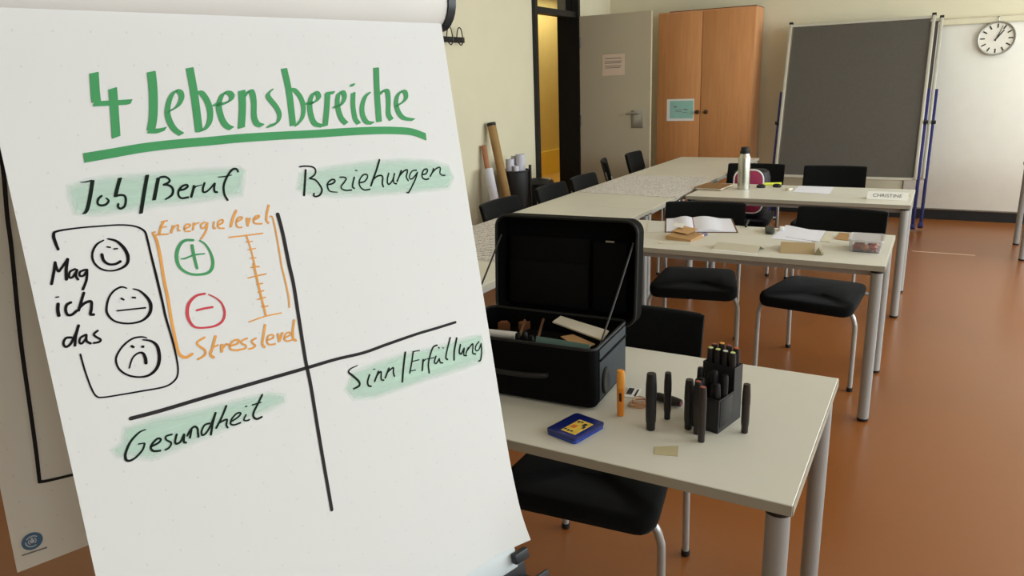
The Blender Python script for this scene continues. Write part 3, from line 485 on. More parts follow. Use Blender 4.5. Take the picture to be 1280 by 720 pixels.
sheet_uv(sheet, lambda a, b: page_pt(a, b)[:2], 30, 40)
# ink: chisel and round marker strokes lying on the sheet
def hull(pts):
    pts = sorted(set(pts)); lo = []; up = []
    for p in pts:
        while len(lo) > 1 and (lo[-1][0] - lo[-2][0]) * (p[1] - lo[-2][1]) - (lo[-1][1] - lo[-2][1]) * (p[0] - lo[-2][0]) <= 0: lo.pop()
        lo.append(p)
    for p in reversed(pts):
        while len(up) > 1 and (up[-1][0] - up[-2][0]) * (p[1] - up[-2][1]) - (up[-1][1] - up[-2][1]) * (p[0] - up[-2][0]) <= 0: up.pop()
        up.append(p)
    return lo[:-1] + up[:-1]
def ink(name, key, m, parent=sheet, lab=None, fn=PG, w_=0.0007):
    mb = MB()
    for si, (P, r, nx, ny) in enumerate(INK[key]):
        pts = [Vector((P[i] * 1e-4, P[i + 1] * 1e-4, 0)) for i in range(0, len(P), 2)]
        rr = r if isinstance(r, list) else [r] * len(pts)
        k = 6 if len(pts) > 2 else 1
        Q = catmull(pts, k) if len(pts) > 2 else pts
        n = len(Q); wo = w_ + 0.00004 * (si % 6); Lf = []; Rt = []; V = lambda p: mb.bm.verts.new(fn(p.x, p.y, wo))
        def nib(i):
            f = i / k; a = min(int(f), len(rr) - 1); b = min(a + 1, len(rr) - 1); rad = (rr[a] + (rr[b] - rr[a]) * (f - a)) * 1e-4
            c = [(round(s * nx * 1e-4 + rad * math.cos(t * PI / 6), 7), round(s * ny * 1e-4 + rad * math.sin(t * PI / 6), 7)) for s in ((-1, 1) if (nx or ny) else (0,)) for t in range(12)]
            return [Vector((x, y, 0)) for x, y in hull(c)]
        for i in range(n):
            t = (Q[min(i + 1, n - 1)] - Q[max(i - 1, 0)]); t = t.normalized() if t.length > 1e-9 else Vector((1, 0, 0)); no = Vector((-t.y, t.x, 0)); H_ = nib(i)
            li = max(range(len(H_)), key=lambda q: H_[q].dot(no)); ri = min(range(len(H_)), key=lambda q: H_[q].dot(no))
            Lf.append(V(Q[i] + H_[li])); Rt.append(V(Q[i] + H_[ri]))
            if i in (0, n - 1):                                       # rounded or slanted stroke end
                def path(a, b):
                    o = [];  q = (a + 1) % len(H_)
                    while q != b: o.append(q); q = (q + 1) % len(H_)
                    return o
                sg = -1 if i == 0 else 1; pr = path(ri, li); pl = path(li, ri); best = pr if sg > 0 else pl
                ring = ([Rt[i]] + [V(Q[i] + H_[q]) for q in best] + [Lf[i]]) if sg > 0 else ([Lf[i]] + [V(Q[i] + H_[q]) for q in best] + [Rt[i]])
                if len(ring) > 2: mb.bm.faces.new(ring)
        for i in range(n - 1): mb.bm.faces.new((Rt[i], Rt[i + 1], Lf[i + 1], Lf[i]))
    return mb.build(name, m, parent, smooth=False, label=lab)
M_gr = mat('green_marker_ink', (66, 150, 92), 0.75, var=0.06, vscale=14); M_bk = mat('black_marker_ink', (24, 20, 23), 0.85, var=0.15, spec=0.15)
M_gk = mat('soft_black_ink', (52, 48, 50), 0.85, var=0.12, spec=0.15); M_or = mat('orange_marker_ink', (226, 156, 74), 0.75, var=0.08, vscale=20); M_rd = mat('red_marker_ink', (196, 62, 72), 0.75, var=0.1)
M_hk = mat('dark_green_black_ink', (26, 36, 29), 0.85, var=0.15, spec=0.15)
def mint_mat():
    m = bpy.data.materials.new('mint_chalk_highlight'); m.use_nodes = True; nt = m.node_tree; N = nt.nodes; L = nt.links; b = N['Principled BSDF']; b.inputs['Roughness'].default_value = 0.8; b.inputs['Specular IOR Level'].default_value = 0.2
    b.inputs['Base Color'].default_value = lin((196, 226, 209)) + (1,)
    at = N.new('ShaderNodeAttribute'); at.attribute_name = 'fade'; tr = N.new('ShaderNodeBsdfTransparent'); ms = N.new('ShaderNodeMixShader')
    tc = N.new('ShaderNodeTexCoord'); mp = N.new('ShaderNodeMapping'); mp.inputs['Scale'].default_value = (3, 3, 38); L.new(tc.outputs['Object'], mp.inputs['Vector'])
    nz = N.new('ShaderNodeTexNoise'); nz.inputs['Scale'].default_value = 1.5; nz.inputs['Detail'].default_value = 4; L.new(mp.outputs['Vector'], nz.inputs['Vector'])
    mr = N.new('ShaderNodeMapRange'); mr.inputs['From Min'].default_value = 0.3; mr.inputs['From Max'].default_value = 0.7; mr.inputs['To Min'].default_value = 0.5; mr.inputs['To Max'].default_value = 0.88; L.new(nz.outputs['Fac'], mr.inputs['Value'])
    mu = N.new('ShaderNodeMath'); mu.operation = 'MULTIPLY'; L.new(at.outputs['Fac'], mu.inputs[0]); L.new(mr.outputs['Result'], mu.inputs[1])
    L.new(mu.outputs[0], ms.inputs[0]); L.new(tr.outputs[0], ms.inputs[1]); L.new(b.outputs[0], ms.inputs[2]); L.new(ms.outputs[0], N['Material Output'].inputs['Surface']); return m
M_mint = mint_mat()
def patch(key, lab):
    P = [(MINT[key][i] * 1e-4, MINT[key][i + 1] * 1e-4) for i in range(0, len(MINT[key]), 2)]
    n = len(P); inn = []
    for i in range(n):                                                  # inset ring for a soft edge
        a, b, c = Vector(P[i - 1]), Vector(P[i]), Vector(P[(i + 1) % n]); e1 = (b - a).normalized(); e2 = (c - b).normalized(); nn = Vector((-(e1.y + e2.y), e1.x + e2.x)).normalized()
        inn.append(b + nn * 0.013)
    cx = sum(p[0] for p in P) / n; cy = sum(p[1] for p in P) / n
    if (inn[0] - Vector((cx, cy))).length > (Vector(P[0]) - Vector((cx, cy))).length: inn = [2 * Vector(p) - q for p, q in zip(P, inn)]
    mb = MB(); vo = [mb.bm.verts.new(PG(x, y, 0.0003)) for x, y in P]; vi = [mb.bm.verts.new(PG(q.x, q.y, 0.0003)) for q in inn]
    for i in range(n): mb.bm.faces.new((vo[i], vo[(i + 1) % n], vi[(i + 1) % n], vi[i]))
    mb.bm.faces.new(vi)
    o = mb.build('highlight', M_mint, sheet, smooth=False, label=lab); a = o.data.attributes.new('fade', 'FLOAT', 'POINT')
    for i in range(2 * n): a.data[i].value = 0.0 if i < n else 1.0
for k, l in (('job', 'mint highlight behind Job/Beruf'), ('bez', 'mint highlight behind Beziehungen'), ('ges', 'mint highlight behind Gesundheit'), ('sinn', 'mint highlight behind Sinn/Erfüllung')): patch(k, l)
ink('title_lettering', 'title', M_gr, lab='green title 4 Lebensbereiche'); ink('title_underline', 'underline', M_gr, lab='thick green underline')
ink('heading_lettering', 'job', M_hk, lab='black heading Job/Beruf'); ink('heading_lettering', 'bez', M_hk, lab='black heading Beziehungen'); ink('heading_lettering', 'ges', M_hk, lab='black heading Gesundheit'); ink('heading_lettering', 'sinn', M_hk, lab='black heading Sinn/Erfüllung')
ink('drawn_frame', 'box', M_bk, lab='black rounded frame around the faces'); ink('smiling_face', 'smile', M_bk, lab='drawn smiling face'); ink('neutral_face', 'neutral', M_bk, lab='drawn neutral face'); ink('sad_face', 'sad', M_bk, lab='drawn sad face'); ink('side_lettering', 'mag', M_bk, lab='black words Mag ich das')
ink('orange_bracket', 'orange', M_or, lab='orange bracket line'); ink('orange_bracket', 'bracket', M_or, lab='thin orange line beside the axis'); ink('energy_lettering', 'energie', M_or, lab='orange word Energielevel'); ink('stress_lettering', 'stress', M_or, lab='orange word Stresslevel'); ink('level_scale', 'scale', M_or, lab='orange scale with ticks')
ink('plus_sign', 'plus', M_gr, lab='green circled plus'); ink('minus_sign', 'minus', M_rd, lab='red circled minus'); ink('axis_line', 'vaxis', M_gk, lab='black upright axis'); ink('axis_line', 'haxis', M_gk, lab='black level axis')
# board, clamp rail, end caps, tray, clips, legs
M_board = mat('flipchart_board', (206, 208, 208), 0.4, var=0.02); M_char = mat('charcoal_plastic', (40, 42, 46), 0.42, var=0.06)
MB().box((-0.365, 0.465, -0.014), (0.625, 0.975, 0.016), MPG, bev=0.003).build('board', M_board, fc)
MB().prism([(-0.672, 0.02), (-0.010, 0.02), (-0.042, 0.915), (-0.699, 0.915)], -0.0052, -0.0012, MPG).build('paper_pad', M_paper, fc)
def roll(u0, u1, ra, rb, n=28, bulge=0.0):
    def ring(u, k=1.0): return [PG(u, -0.050 + rb * k * math.sin(2 * PI * i / n), -0.018 + ra * k * math.cos(2 * PI * i / n)) for i in range(n)]
    return [ring(u0), ring(u1)]
MB().loft(roll(-0.71, 0.004, 0.042, 0.050)).build('turned_pages', M_page2 if 'M_page2' in globals() else M_paper, fc, label='white rolled-over pages along the top')
cp = MB(); 
for u0, u1 in ((0.005, 0.021), (-0.727, -0.711)): cp.loft(roll(u0, u1, 0.045, 0.053))
cp.build('rail_cap', M_char, fc)
MB().box((-0.365, 0.956, -0.004), (0.62, 0.046, 0.006), MPG, bev=0.002).build('bottom_strip', mat('pale_grey_strip', (205, 210, 212), 0.4), fc)
for u in (-0.052, -0.66): MB().box((u, 0.957, 0.006), (0.034, 0.020, 0.014), MPG, bev=0.003).build('pad_clip', M_char, fc)
tr = MB(); tr.box((-0.365, 1.008, 0.022), (0.66, 0.006, 0.064), MPG, bev=0.002); tr.box((-0.365, 0.994, 0.055), (0.66, 0.032, 0.006), MPG, bev=0.002); tr.box((-0.365, 0.994, -0.008), (0.66, 0.034, 0.006), MPG, bev=0.002); tr.build('pen_tray', M_char, fc)
def wp(u, v, w_=0.0): return PG(u, v, w_)
for u, du in ((-0.60, -0.02), (-0.13, 0.02)):
    a = PG(u, 0.90, -0.035); b_ = PG(u + du, 1.60, -0.035); q = a + (b_ - a) * ((a.z - 0.012) / (a.z - b_.z))
    MB().tube([PG(u, 0.2, -0.035), a, q], 0.0125, 12).build('leg', M_leg, fc)
a = PG(-0.36, 0.10, -0.045); q = PG(-0.36, 0.85, -0.40); q.z = 0.012
MB().tube([a, q], 0.0125, 12).build('leg', M_leg, fc)
# page turned over the top, hanging straight down behind the board
HB = Vector((-0.960739, 0.277453, 0)); BK = 0.13
def BS(u, z, off=0.0): return FO + FU * u + HB * (BK + off) + Vector((0, 0, z - FO.z)) - base
def bs_pt(a, b):
    z = 1.70 - b * 0.832; ul = -0.722 - 0.0265 * b; ur = -0.03 - 0.03 * b; u = ul + (ur - ul) * a
    return u, z
M_page2 = page_mat('flipchart_paper_back', (236, 232, 222), 0.6)
def bs_fn(a, b):
    u, z = bs_pt(a, b)
    return BS(u, z - 0.012 * a * (b > 0.99), -0.09 * max(0, (z - 1.60) / 0.1) ** 2)
ts = MB().grid(bs_fn, 12, 30).build('turned_sheet', M_page2, fc, label='turned-over sheet hanging behind, with a black outline and blue emblem')
sheet_uv(ts, bs_pt, 12, 30)
INK['backline'] = [[[int(c * 1e4) for p in ((-0.6566, 1.4732), (-0.6592, 1.4377), (-0.6656, 1.3814), (-0.6690, 1.3364), (-0.6812, 1.2156), (-0.6878, 1.121), (-0.6928, 1.0475), (-0.6973, 0.995)) for c in p], [26, 27, 27, 27, 27, 26, 26, 25], 0, 0], [[int(c * 1e4) for p in ((-0.6973, 0.995), (-0.6546, 0.9887), (-0.40, 0.962), (-0.09, 0.93)) for c in p], [25, 22, 20, 20], 0, 0], [[int(c * 1e4) for p in ((-0.6566, 1.4732), (-0.650, 1.56)) for c in p], 26, 0, 0], [[int(c * 1e4) for p in ((-0.650, 1.56), (-0.09, 1.56)) for c in p], 22, 0, 0], [[int(c * 1e4) for p in ((-0.09, 1.56), (-0.09, 0.93)) for c in p], 22, 0, 0]]
ink('drawn_outline', 'backline', mat('brown_black_ink', (24, 16, 16), 0.7), ts, fn=lambda x, y, w_: BS(x, y, -0.0012))
em = MB(); C_ = (-0.7225, 0.9085)
def disc(mb, cx, cz, r0, r1, off, n=28, a0=0, a1=2 * PI):
    full = abs(a1 - a0 - 2 * PI) < 1e-6; N_ = n if full else n + 1
    A = [(cx + r1 * math.cos(a0 + (a1 - a0) * k / n), cz + r1 * math.sin(a0 + (a1 - a0) * k / n)) for k in range(N_)]
    if r0 <= 0: mb.bm.faces.new([mb.bm.verts.new(BS(x, z, off)) for x, z in A]); return
    B = [(cx + r0 * math.cos(a0 + (a1 - a0) * k / n), cz + r0 * math.sin(a0 + (a1 - a0) * k / n)) for k in range(N_)]
    va = [mb.bm.verts.new(BS(x, z, off)) for x, z in A]; vb = [mb.bm.verts.new(BS(x, z, off)) for x, z in B]
    for k in range(n): mb.bm.faces.new((va[k], va[(k + 1) % N_], vb[(k + 1) % N_], vb[k]))
disc(em, C_[0], C_[1], 0, 0.0135, -0.0012); em.build('emblem', mat('emblem_blue', (86, 120, 152), 0.7), ts, smooth=False, label='round blue emblem')
em = MB(); disc(em, C_[0], C_[1], 0.0074, 0.0090, -0.0018, 20, 0.6, 2.5); disc(em, C_[0], C_[1], 0.0074, 0.0090, -0.0018, 20, 2.9, 5.2); disc(em, C_[0], C_[1], 0, 0.0030, -0.0018, 12); disc(em, C_[0], C_[1] + 0.0046, 0, 0.0016, -0.0018, 10)
disc(em, C_[0], C_[1], 0.0042, 0.0054, -0.0018, 12, -1.0, 1.0); disc(em, C_[0], C_[1], 0.0042, 0.0054, -0.0018, 12, 2.2, 4.0); em.build('emblem_figure', mat('emblem_pale', (206, 214, 220), 0.7), ts, smooth=False)
em = MB(); v_ = [BS(-0.7385, 0.8935, -0.0012), BS(-0.7385, 0.8913, -0.0012), BS(-0.7065, 0.8888, -0.0012), BS(-0.7065, 0.891, -0.0012)]; em.bm.faces.new([em.bm.verts.new(q) for q in v_]); em.build('emblem_caption', mat('caption_grey', (128, 128, 130), 0.8), ts, smooth=False)

# ------------------------------------------------------------------ open black case on the front table
M_case = mat('black_case_fabric', (6, 6, 7), 0.8, var=0.15, vscale=40, bump=0.1, bscale=700, spec=0.12)
M_case_side = mat('dark_slate_case_side', (38, 45, 50), 0.65, var=0.08, vscale=30, bump=0.1, bscale=700)
M_case_in = mat('black_lining', (6, 6, 6), 0.85, var=0.15, spec=0.2)
case = thing('carry_case', 'open black carry case with upright lid on the front table', 'case', (-0.682, 1.560, TH + 0.0005), R_(3.5))
CW, CD, CH = 0.425, 0.262, 0.160
def ring(hx, hy, r, z, cx=-CW / 2, cy=CD / 2): return [(x + cx, y + cy, z) for x, y in rrect(hx, hy, r, 5)]
m = MB(); m.loft([ring(CW / 2 - .006, CD / 2 - .006, .02, 0.006), ring(CW / 2, CD / 2, .024, 0.014), ring(CW / 2, CD / 2, .024, CH), ring(CW / 2 - .010, CD / 2 - .010, .018, CH), ring(CW / 2 - .012, CD / 2 - .012, .016, 0.02)]); m.build('case_body', M_case, case)
sp = MB(); sp.box((0.0015, CD / 2, 0.088), (0.004, CD - 0.055, 0.135), bev=0.0015); sp.build('side_panel', M_case_side, case, label='dark slate grey side panel')
m = MB(); m.box((0.004, CD / 2, 0.128), (0.004, CD - 0.055, 0.006)); m.build('side_seam', M_case, case)
def closed(pts, n): return pts + [pts[0]]
m = MB(); m.tube(closed(ring(CW / 2 - .003, CD / 2 - .003, .021, CH + 0.001), 0), 0.0045, 8, cap=False); m.build('zip_rim', mat('dark_grey_zip', (14, 15, 15), 0.6), case)
wl = MB(); Mx = Matrix.Translation((0.004, 0.065, 0.062)) @ Matrix.Rotation(PI / 2, 4, 'Y'); wl.lathe([(0.030, 0), (0.032, 0.002), (0.030, 0.006), (0.018, 0.007), (0.012, 0.005)], 20, Mx @ Matrix.Diagonal((1.15, 0.8, 1, 1))); wl.build('wheel', M_black, case)
h = MB(); h.tube([(-0.33, -0.003, 0.082), (-0.325, -0.016, 0.085), (-0.27, -0.022, 0.082), (-0.19, -0.022, 0.082), (-0.135, -0.016, 0.085), (-0.13, -0.003, 0.082)], 0.007, 8, smooth=4); h.build('carry_handle', M_black, case)
for x in (-0.05, -CW + 0.05):
    for y in (0.05, CD - 0.05): MB().lathe([(0.012, 0), (0.012, 0.010)], 12, Matrix.Translation((x, y, 0))).build('foot', M_black, case)
# lid: shallow box standing on the back edge, opening towards the front
LHH = 0.296
ML = Matrix.Translation((-CW / 2 + 0.018, CD + 0.006, CH - 0.020)) @ Matrix.Rotation(R_(-4), 4, 'X') @ Matrix.Rotation(PI / 2, 4, 'X')
def lring(gx, gy, r, z): return [(x, y + LHH / 2, z) for x, y in rrect(gx, gy, r, 6)]
hx, hy = CW / 2 + 0.004, LHH / 2
m = MB(); m.loft([lring(hx - .008, hy - .008, .030, -0.058), lring(hx, hy, .036, -0.048), lring(hx, hy, .036, 0.0), lring(hx - .010, hy - .010, .028, 0.0), lring(hx - .012, hy - .012, .026, -0.045)], M=ML); lid = m.build('lid', M_case, case)
m = MB(); q = [tuple(ML @ Vector(p)) for p in lring(hx - .003, hy - .003, .034, 0.001)]; m.tube(closed(q, 0), 0.0045, 8, cap=False); m.build('lid_zip_rim', MATS['dark_grey_zip'], lid)
m = MB(); m.box((-0.06, 0.095, -0.034), (0.25, 0.13, 0.014), ML, bev=0.005); m.build('pocket', M_case_in, lid)
m = MB(); m.box((-0.06, 0.192, -0.038), (0.25, 0.08, 0.008), ML, bev=0.003); m.build('pocket', M_case_in, lid)
m = MB(); m.box((0.13, 0.130, -0.030), (0.10, 0.20, 0.02), ML, bev=0.006); m.build('pocket', M_case, lid)
m = MB(); m.box((0.13, 0.232, -0.018), (0.025, 0.005, 0.004), ML, bev=0.001); m.build('zip_pull', M_alu, lid)
for sx, x in ((1, -0.012), (-1, -CW + 0.012)):
    p1 = ML @ Vector((sx * (hx - 0.016), 0.235, -0.006)); p2 = Vector((x, 0.075, CH - 0.004))
    mid = (p1 + p2) / 2 + Vector((0, -0.004, -0.008)); MB().tube([p1, mid, p2], 0.0026, 8, smooth=5).build('stay_cord', mat('dark_grey_cord', (52, 52, 52), 0.6), case)
# things lying in the case
def sheet_thing(name, corners, t, m, lab, cat, group=None):
    c = sum((Vector(p) for p in corners), Vector()) / len(corners); mb = MB(); mb.slab([Vector(p) - c for p in corners], t)
    if t: pass
    return tag(mb.build(name, m, loc=c, smooth=False), lab, cat, group)
ZT = TH
M_kraft = mat('brown_kraft_card', (170, 132, 86), 0.8, var=0.06); M_white_card = mat('cream_card', (206, 196, 176), 0.75, var=0.03)
fb = MB(); fb.box((0, 0, 0), (0.30, 0.20, 0.085), bev=0.004); tag(fb.build('filler_block', M_case_in, loc=(-0.90, 1.685, 0.80), rot=(0, 0, R_(3.5))), 'black filler block added in the bottom of the open case', 'filler')  # added filler block that holds up the things in the case
sheet_thing('card_strip', [(-0.708, 1.668, 0.880), (-0.720, 1.742, 0.880), (-0.880, 1.775, 0.892), (-0.878, 1.72, 0.892)], 0.004, M_white_card, 'long white card strip lying across the open case', 'card')
sheet_thing('kraft_card', [(-0.735, 1.60, 0.872), (-0.722, 1.655, 0.872), (-0.80, 1.685, 0.878), (-0.825, 1.662, 0.876)], 0.003, M_kraft, 'brown card under the white strip in the case', 'card')
sheet_thing('green_folder', [(-0.706, 1.582, 0.880), (-0.706, 1.588, 0.898), (-0.852, 1.580, 0.902), (-0.852, 1.574, 0.884)], 0.005, mat('dull_teal_card', (92, 120, 112), 0.6), 'thin teal folder standing at the front inside the case', 'folder')
for i, (a, b, l) in enumerate((((-0.935, 1.625, 0.862), (-0.985, 1.755, 0.875), 'wooden stick in the case beside the orange pieces'), ((-0.885, 1.640, 0.862), (-0.935, 1.775, 0.878), 'wooden stick in the case nearest the white card strip'))):
    c = (Vector(a) + Vector(b)) / 2; tag(MB().tube([Vector(a) - c, Vector(b) - c], 0.004, 8).build('wooden_stick', mat('brown_stick', (110, 80, 56), 0.6), loc=c), l, 'stick', 'sticks in the case')
pr = MB(); pr.tube([(-0.05, 0, 0), (0.05, 0.012, 0)], 0.012, 14); tag(pr.build('paper_roll', M_paper, loc=(-1.015, 1.655, 0.858)), 'small white paper roll inside the open case', 'paper roll')
for i, (x, y, l) in enumerate(((-1.045, 1.745, 'orange brown wedge at the far left inside the case'), (-0.995, 1.765, 'orange brown wedge behind the sticks in the case'))):
    w_ = MB(); w_.prism([(-0.020, -0.008), (0.016, -0.012), (0.004, 0.012), (-0.012, 0.010)], 0, 0.022); tag(w_.build('wooden_block', mat('orange_wood', (124, 76, 44), 0.6), loc=(x, y, 0.8436), rot=(0, 0, 0.4 + i)), l, 'block', 'orange wooden blocks in the case')

# ------------------------------------------------------------------ markers
M_mk = mat('black_marker_plastic', (26, 24, 26), 0.38, var=0.08); M_mk2 = mat('dark_brown_marker', (44, 34, 32), 0.4, var=0.08)
def make_marker(lab, h=0.125, r=0.0095, body=M_mk, capm=M_mk, endm=None, group='chunky markers on the front table'):
    t = thing('marker_pen', lab, 'marker', group=group)
    MB().lathe([(r * 0.78, 0), (r * 0.84, 0.002), (r * 0.85, 0.016), (r * 0.96, 0.022), (r, h * 0.3), (r, h * 0.58)], 20).build('barrel', body, t)
    MB().lathe([(r * 1.03, h * 0.58), (r * 1.06, h * 0.60), (r * 1.02, h * 0.80), (r * 0.88, h - 0.004), (r * 0.82, h)], 20).build('pen_cap', capm, t)
    if endm: MB().lathe([(r * 0.66, h - 0.0005), (r * 0.66, h + 0.0015)], 18).build('end_disc', endm, t)
    return t
def col_end(n, c): return mat(n, c, 0.45, var=0.03)
E_red = col_end('red_brown_end', (150, 76, 60)); E_yel = col_end('lime_end', (214, 226, 150)); E_wht = col_end('pale_end', (224, 226, 214)); E_org = col_end('orange_end', (234, 160, 70)); E_org2 = col_end('brown_orange_end', (190, 100, 50)); E_pnk = col_end('dull_pink_end', (128, 66, 74))
a = make_marker('thick black marker standing beside the orange marker', 0.142, 0.0125); a.location = (-0.527, 1.531, TH + 0.0005)
a = make_marker('thin black marker standing behind the thick black one', 0.121, 0.0088, group=None); a.location = (-0.510, 1.602, TH + 0.0005)
a = make_marker('dark brown marker standing alone right of the marker box', 0.121, 0.0092, M_mk2, M_mk2); a.location = (-0.327, 1.609, TH + 0.0005)
a = make_marker('black marker with brownish red end, frontmost at the marker box', 0.133, 0.0092, M_mk2, M_mk2, E_red); a.location = (-0.404, 1.522, TH + 0.0005)
a = make_marker('black marker with red end touching the front of the marker box', 0.130, 0.0092, M_mk2, M_mk, E_red); a.location = (-0.424, 1.556, TH + 0.0005)
a = make_marker('thick black marker at the left corner of the marker box', 0.125, 0.0105); a.location = (-0.449, 1.572, TH + 0.0005)
a = make_marker('black marker lying down, its dull pink end to the right', 0.088, 0.0115, M_mk, M_mk, E_pnk); a.rotation_euler = (R_(-90), 0, R_(-103)); a.location = (-0.585, 1.697, TH + 0.0125)
for x, y, hh in ((-0.920, 1.600, 0.050), (-0.901, 1.604, 0.056), (-0.880, 1.601, 0.048)):
    a = make_marker('short slate grey marker standing at the front inside the open case', hh, 0.0078, mat('slate_marker', (52, 58, 66), 0.4), M_mk, group='slate markers in the case'); a.location = (x, y, 0.8437)
# orange text marker
o_ = thing('orange_marker', 'orange highlighter standing at the corner of the black case', 'marker', (-0.619, 1.572, TH + 0.0005))
M_om = mat('orange_plastic', (226, 138, 44), 0.35, var=0.03)
MB().lathe([(0.0080, 0), (0.0088, 0.002), (0.0092, 0.030), (0.0096, 0.075)], 20).build('barrel', M_om, o_)
MB().lathe([(0.0099, 0.075), (0.0101, 0.077), (0.0097, 0.112), (0.0090, 0.118), (0.0080, 0.119)], 20).build('pen_cap', mat('light_orange_plastic', (238, 160, 66), 0.35), o_)
l_ = MB(); l_.box((0.003, -0.0091, 0.052), (0.007, 0.0024, 0.022), bev=0.001); l_.build('dark_mark', mat('dark_red_print', (70, 30, 20), 0.5), o_)
# marker box, two steps
BW, FD, RD = 0.082, 0.072, 0.042
bx = thing('marker_box', 'black stepped marker box packed with markers on the front table', 'box', (-0.380, 1.574, TH + 0.0005), R_(-13))
M_bx = mat('black_box_plastic', (30, 30, 33), 0.42, var=0.08, vscale=20)
def cell(y0, y1, h, nm):
    m = MB(); o1 = [(-BW, y0), (0, y0), (0, y1), (-BW, y1)]; t = 0.002; i1 = [(-BW + t, y0 + t), (-t, y0 + t), (-t, y1 - t), (-BW + t, y1 - t)]
    m.loft([[(x, y, 0) for x, y in o1], [(x, y, h) for x, y in o1], [(x, y, h) for x, y in i1], [(x, y, 0.004) for x, y in i1]]); m.build(nm, M_bx, bx, smooth=False)
cell(0, FD, 0.083, 'front_bin'); cell(FD + 0.0005, FD + RD, 0.140, 'rear_bin')
MB().box((-BW / 2, -0.0006, 0.045), (BW - 0.016, 0.0012, 0.066), bev=0.0005).build('front_panel', M_bx, bx)
MB().box((0.0006, FD / 2, 0.045), (0.0012, FD - 0.014, 0.066), bev=0.0005).build('side_panel', M_bx, bx)
Mb = Matrix.Translation(bx.location) @ Matrix.Rotation(R_(-13), 4, 'Z')
def boxed(lab, x, y, z, h, r, endm, tx=0.0, ty=0.0):
    a = make_marker(lab, h, r, M_mk, M_mk, endm, group='markers in the black box'); a.location = Mb @ Vector((x, y, z)); a.rotation_euler = (R_(tx), R_(ty), R_(-13))
for k in range(4):
    x = -BW + 0.0125 + k * 0.0190
    boxed('black ended marker in the low front bin of the marker box', x, 0.014, 0.0046, (0.108, 0.114, 0.104, 0.110)[k], 0.0086, M_mk, (-4, -2, -5, -3)[k], (2, -2, 3, -2)[k])
    boxed('black ended marker in the low front bin of the marker box', x, 0.040, 0.0046, (0.128, 0.122, 0.130, 0.124)[k], 0.0086, M_mk, (-3, -4, -2, -3)[k], (-2, 2, -2, 1)[k])
    boxed(('lime ended marker in the tall rear bin, at the left', 'lime ended marker in the tall rear bin, second from the left', 'pale white ended marker in the tall rear bin of the marker box', 'lime ended marker in the tall rear bin, at the right')[k], x, FD + 0.0125, 0.0046, 0.168, 0.0086, (E_yel, E_yel, E_wht, E_yel)[k])
    boxed(('dark red ended marker at the back of the tall rear bin', 'bright orange ended marker at the back of the tall rear bin', 'dull pink ended marker at the back of the tall rear bin', 'brown orange ended marker at the back right of the tall rear bin')[k], x, FD + 0.0310, 0.0046, (0.172, 0.178, 0.176, 0.174)[k], 0.0086, (E_red, E_org, E_pnk, E_org2)[k])
# blue flat tin with yellow print
bt = thing('flat_tin', 'flat blue tin with yellow printed label on the front table', 'tin', (-0.683, 1.447, TH + 0.0005), R_(-14))
m = MB(); m.prism(rrect(0.043, 0.056, 0.008), 0, 0.010); m.build('tin_base', mat('blue_tin', (26, 58, 150), 0.3, var=0.05, coat=0.3), bt, angle=40)
m = MB(); m.loft([[(x, y, 0.0085) for x, y in rrect(0.0445, 0.0575, 0.009)], [(x, y, 0.0135) for x, y in rrect(0.0445, 0.0575, 0.009)], [(x, y, 0.0150) for x, y in rrect(0.042, 0.055, 0.008)]]); m.build('tin_lid', mat('dark_blue_lid', (20, 34, 104), 0.28, var=0.08, coat=0.3), bt, angle=40)
m = MB(); m.box((0.010, -0.006, 0.0152), (0.042, 0.070, 0.0006)); lb = m.build('printed_label', mat('yellow_print', (222, 190, 80), 0.5, var=0.15, vscale=60), bt, label='yellow label with dark and orange marks')
for x, y, sx, sy in ((-.004, .018, .006, .008), (.004, .020, .006, .006), (.018, .012, .008, .014), (.024, .000, .006, .010), (-.006, -.030, .006, .006), (.004, -.032, .006, .007), (.013, -.031, .006, .006)): MB().box((x, y, 0.0158), (sx, sy, 0.0004)).build('label_mark', mat('dark_print', (40, 44, 60), 0.5), lb)
m = MB(); m.box((0.002, -0.008, 0.0158), (0.014, 0.016, 0.0004)); m.build('label_mark', mat('orange_print', (214, 120, 50), 0.5), lb)
sheet_thing('masking_tape', [(-0.479, 1.418, TH + 0.0004), (-0.430, 1.432, TH + 0.0004), (-0.443, 1.478, TH + 0.0004), (-0.490, 1.452, TH + 0.0004)], 0.0006, mat('yellowed_tape', (186, 174, 136), 0.6, var=0.03), 'piece of yellowed tape stuck on the front table', 'tape')
# little card and rubber bands behind the orange marker
pc = thing('picture_card', 'small black and white card behind the orange highlighter', 'card', (-0.641, 1.712, TH + 0.0005), R_(8))
m = MB(); m.box((0, 0, 0.0008), (0.034, 0.062, 0.0012)); m.build('card', M_paper, pc); m = MB(); m.box((-0.007, 0.006, 0.0016), (0.015, 0.042, 0.0004)); m.box((0.011, 0.0, 0.0016), (0.005, 0.046, 0.0004)); m.build('black_print', M_black, pc)
M_rb = mat('tan_rubber', (196, 142, 94), 0.55, var=0.05)
for i in range(5):
    rb = MB(); a0 = 0.3 * i; R2 = 0.020 + 0.002 * (i % 3); pts = [(R2 * 1.1 * math.cos(t * PI / 10), R2 * 0.75 * math.sin(t * PI / 10), 0.0016 + 0.0006 * math.sin(t + i)) for t in range(21)]
    rb.tube(pts, 0.0011, 6); tag(rb.build('rubber_band', M_rb, loc=(-0.602 + 0.003 * (i % 2), 1.648 + 0.004 * i - 0.008, TH + 0.0002 + 0.0021 * i), rot=(0, 0, 0.5 * i)), 'tan rubber band in the small heap by the orange highlighter', 'rubber band', 'heap of rubber bands')

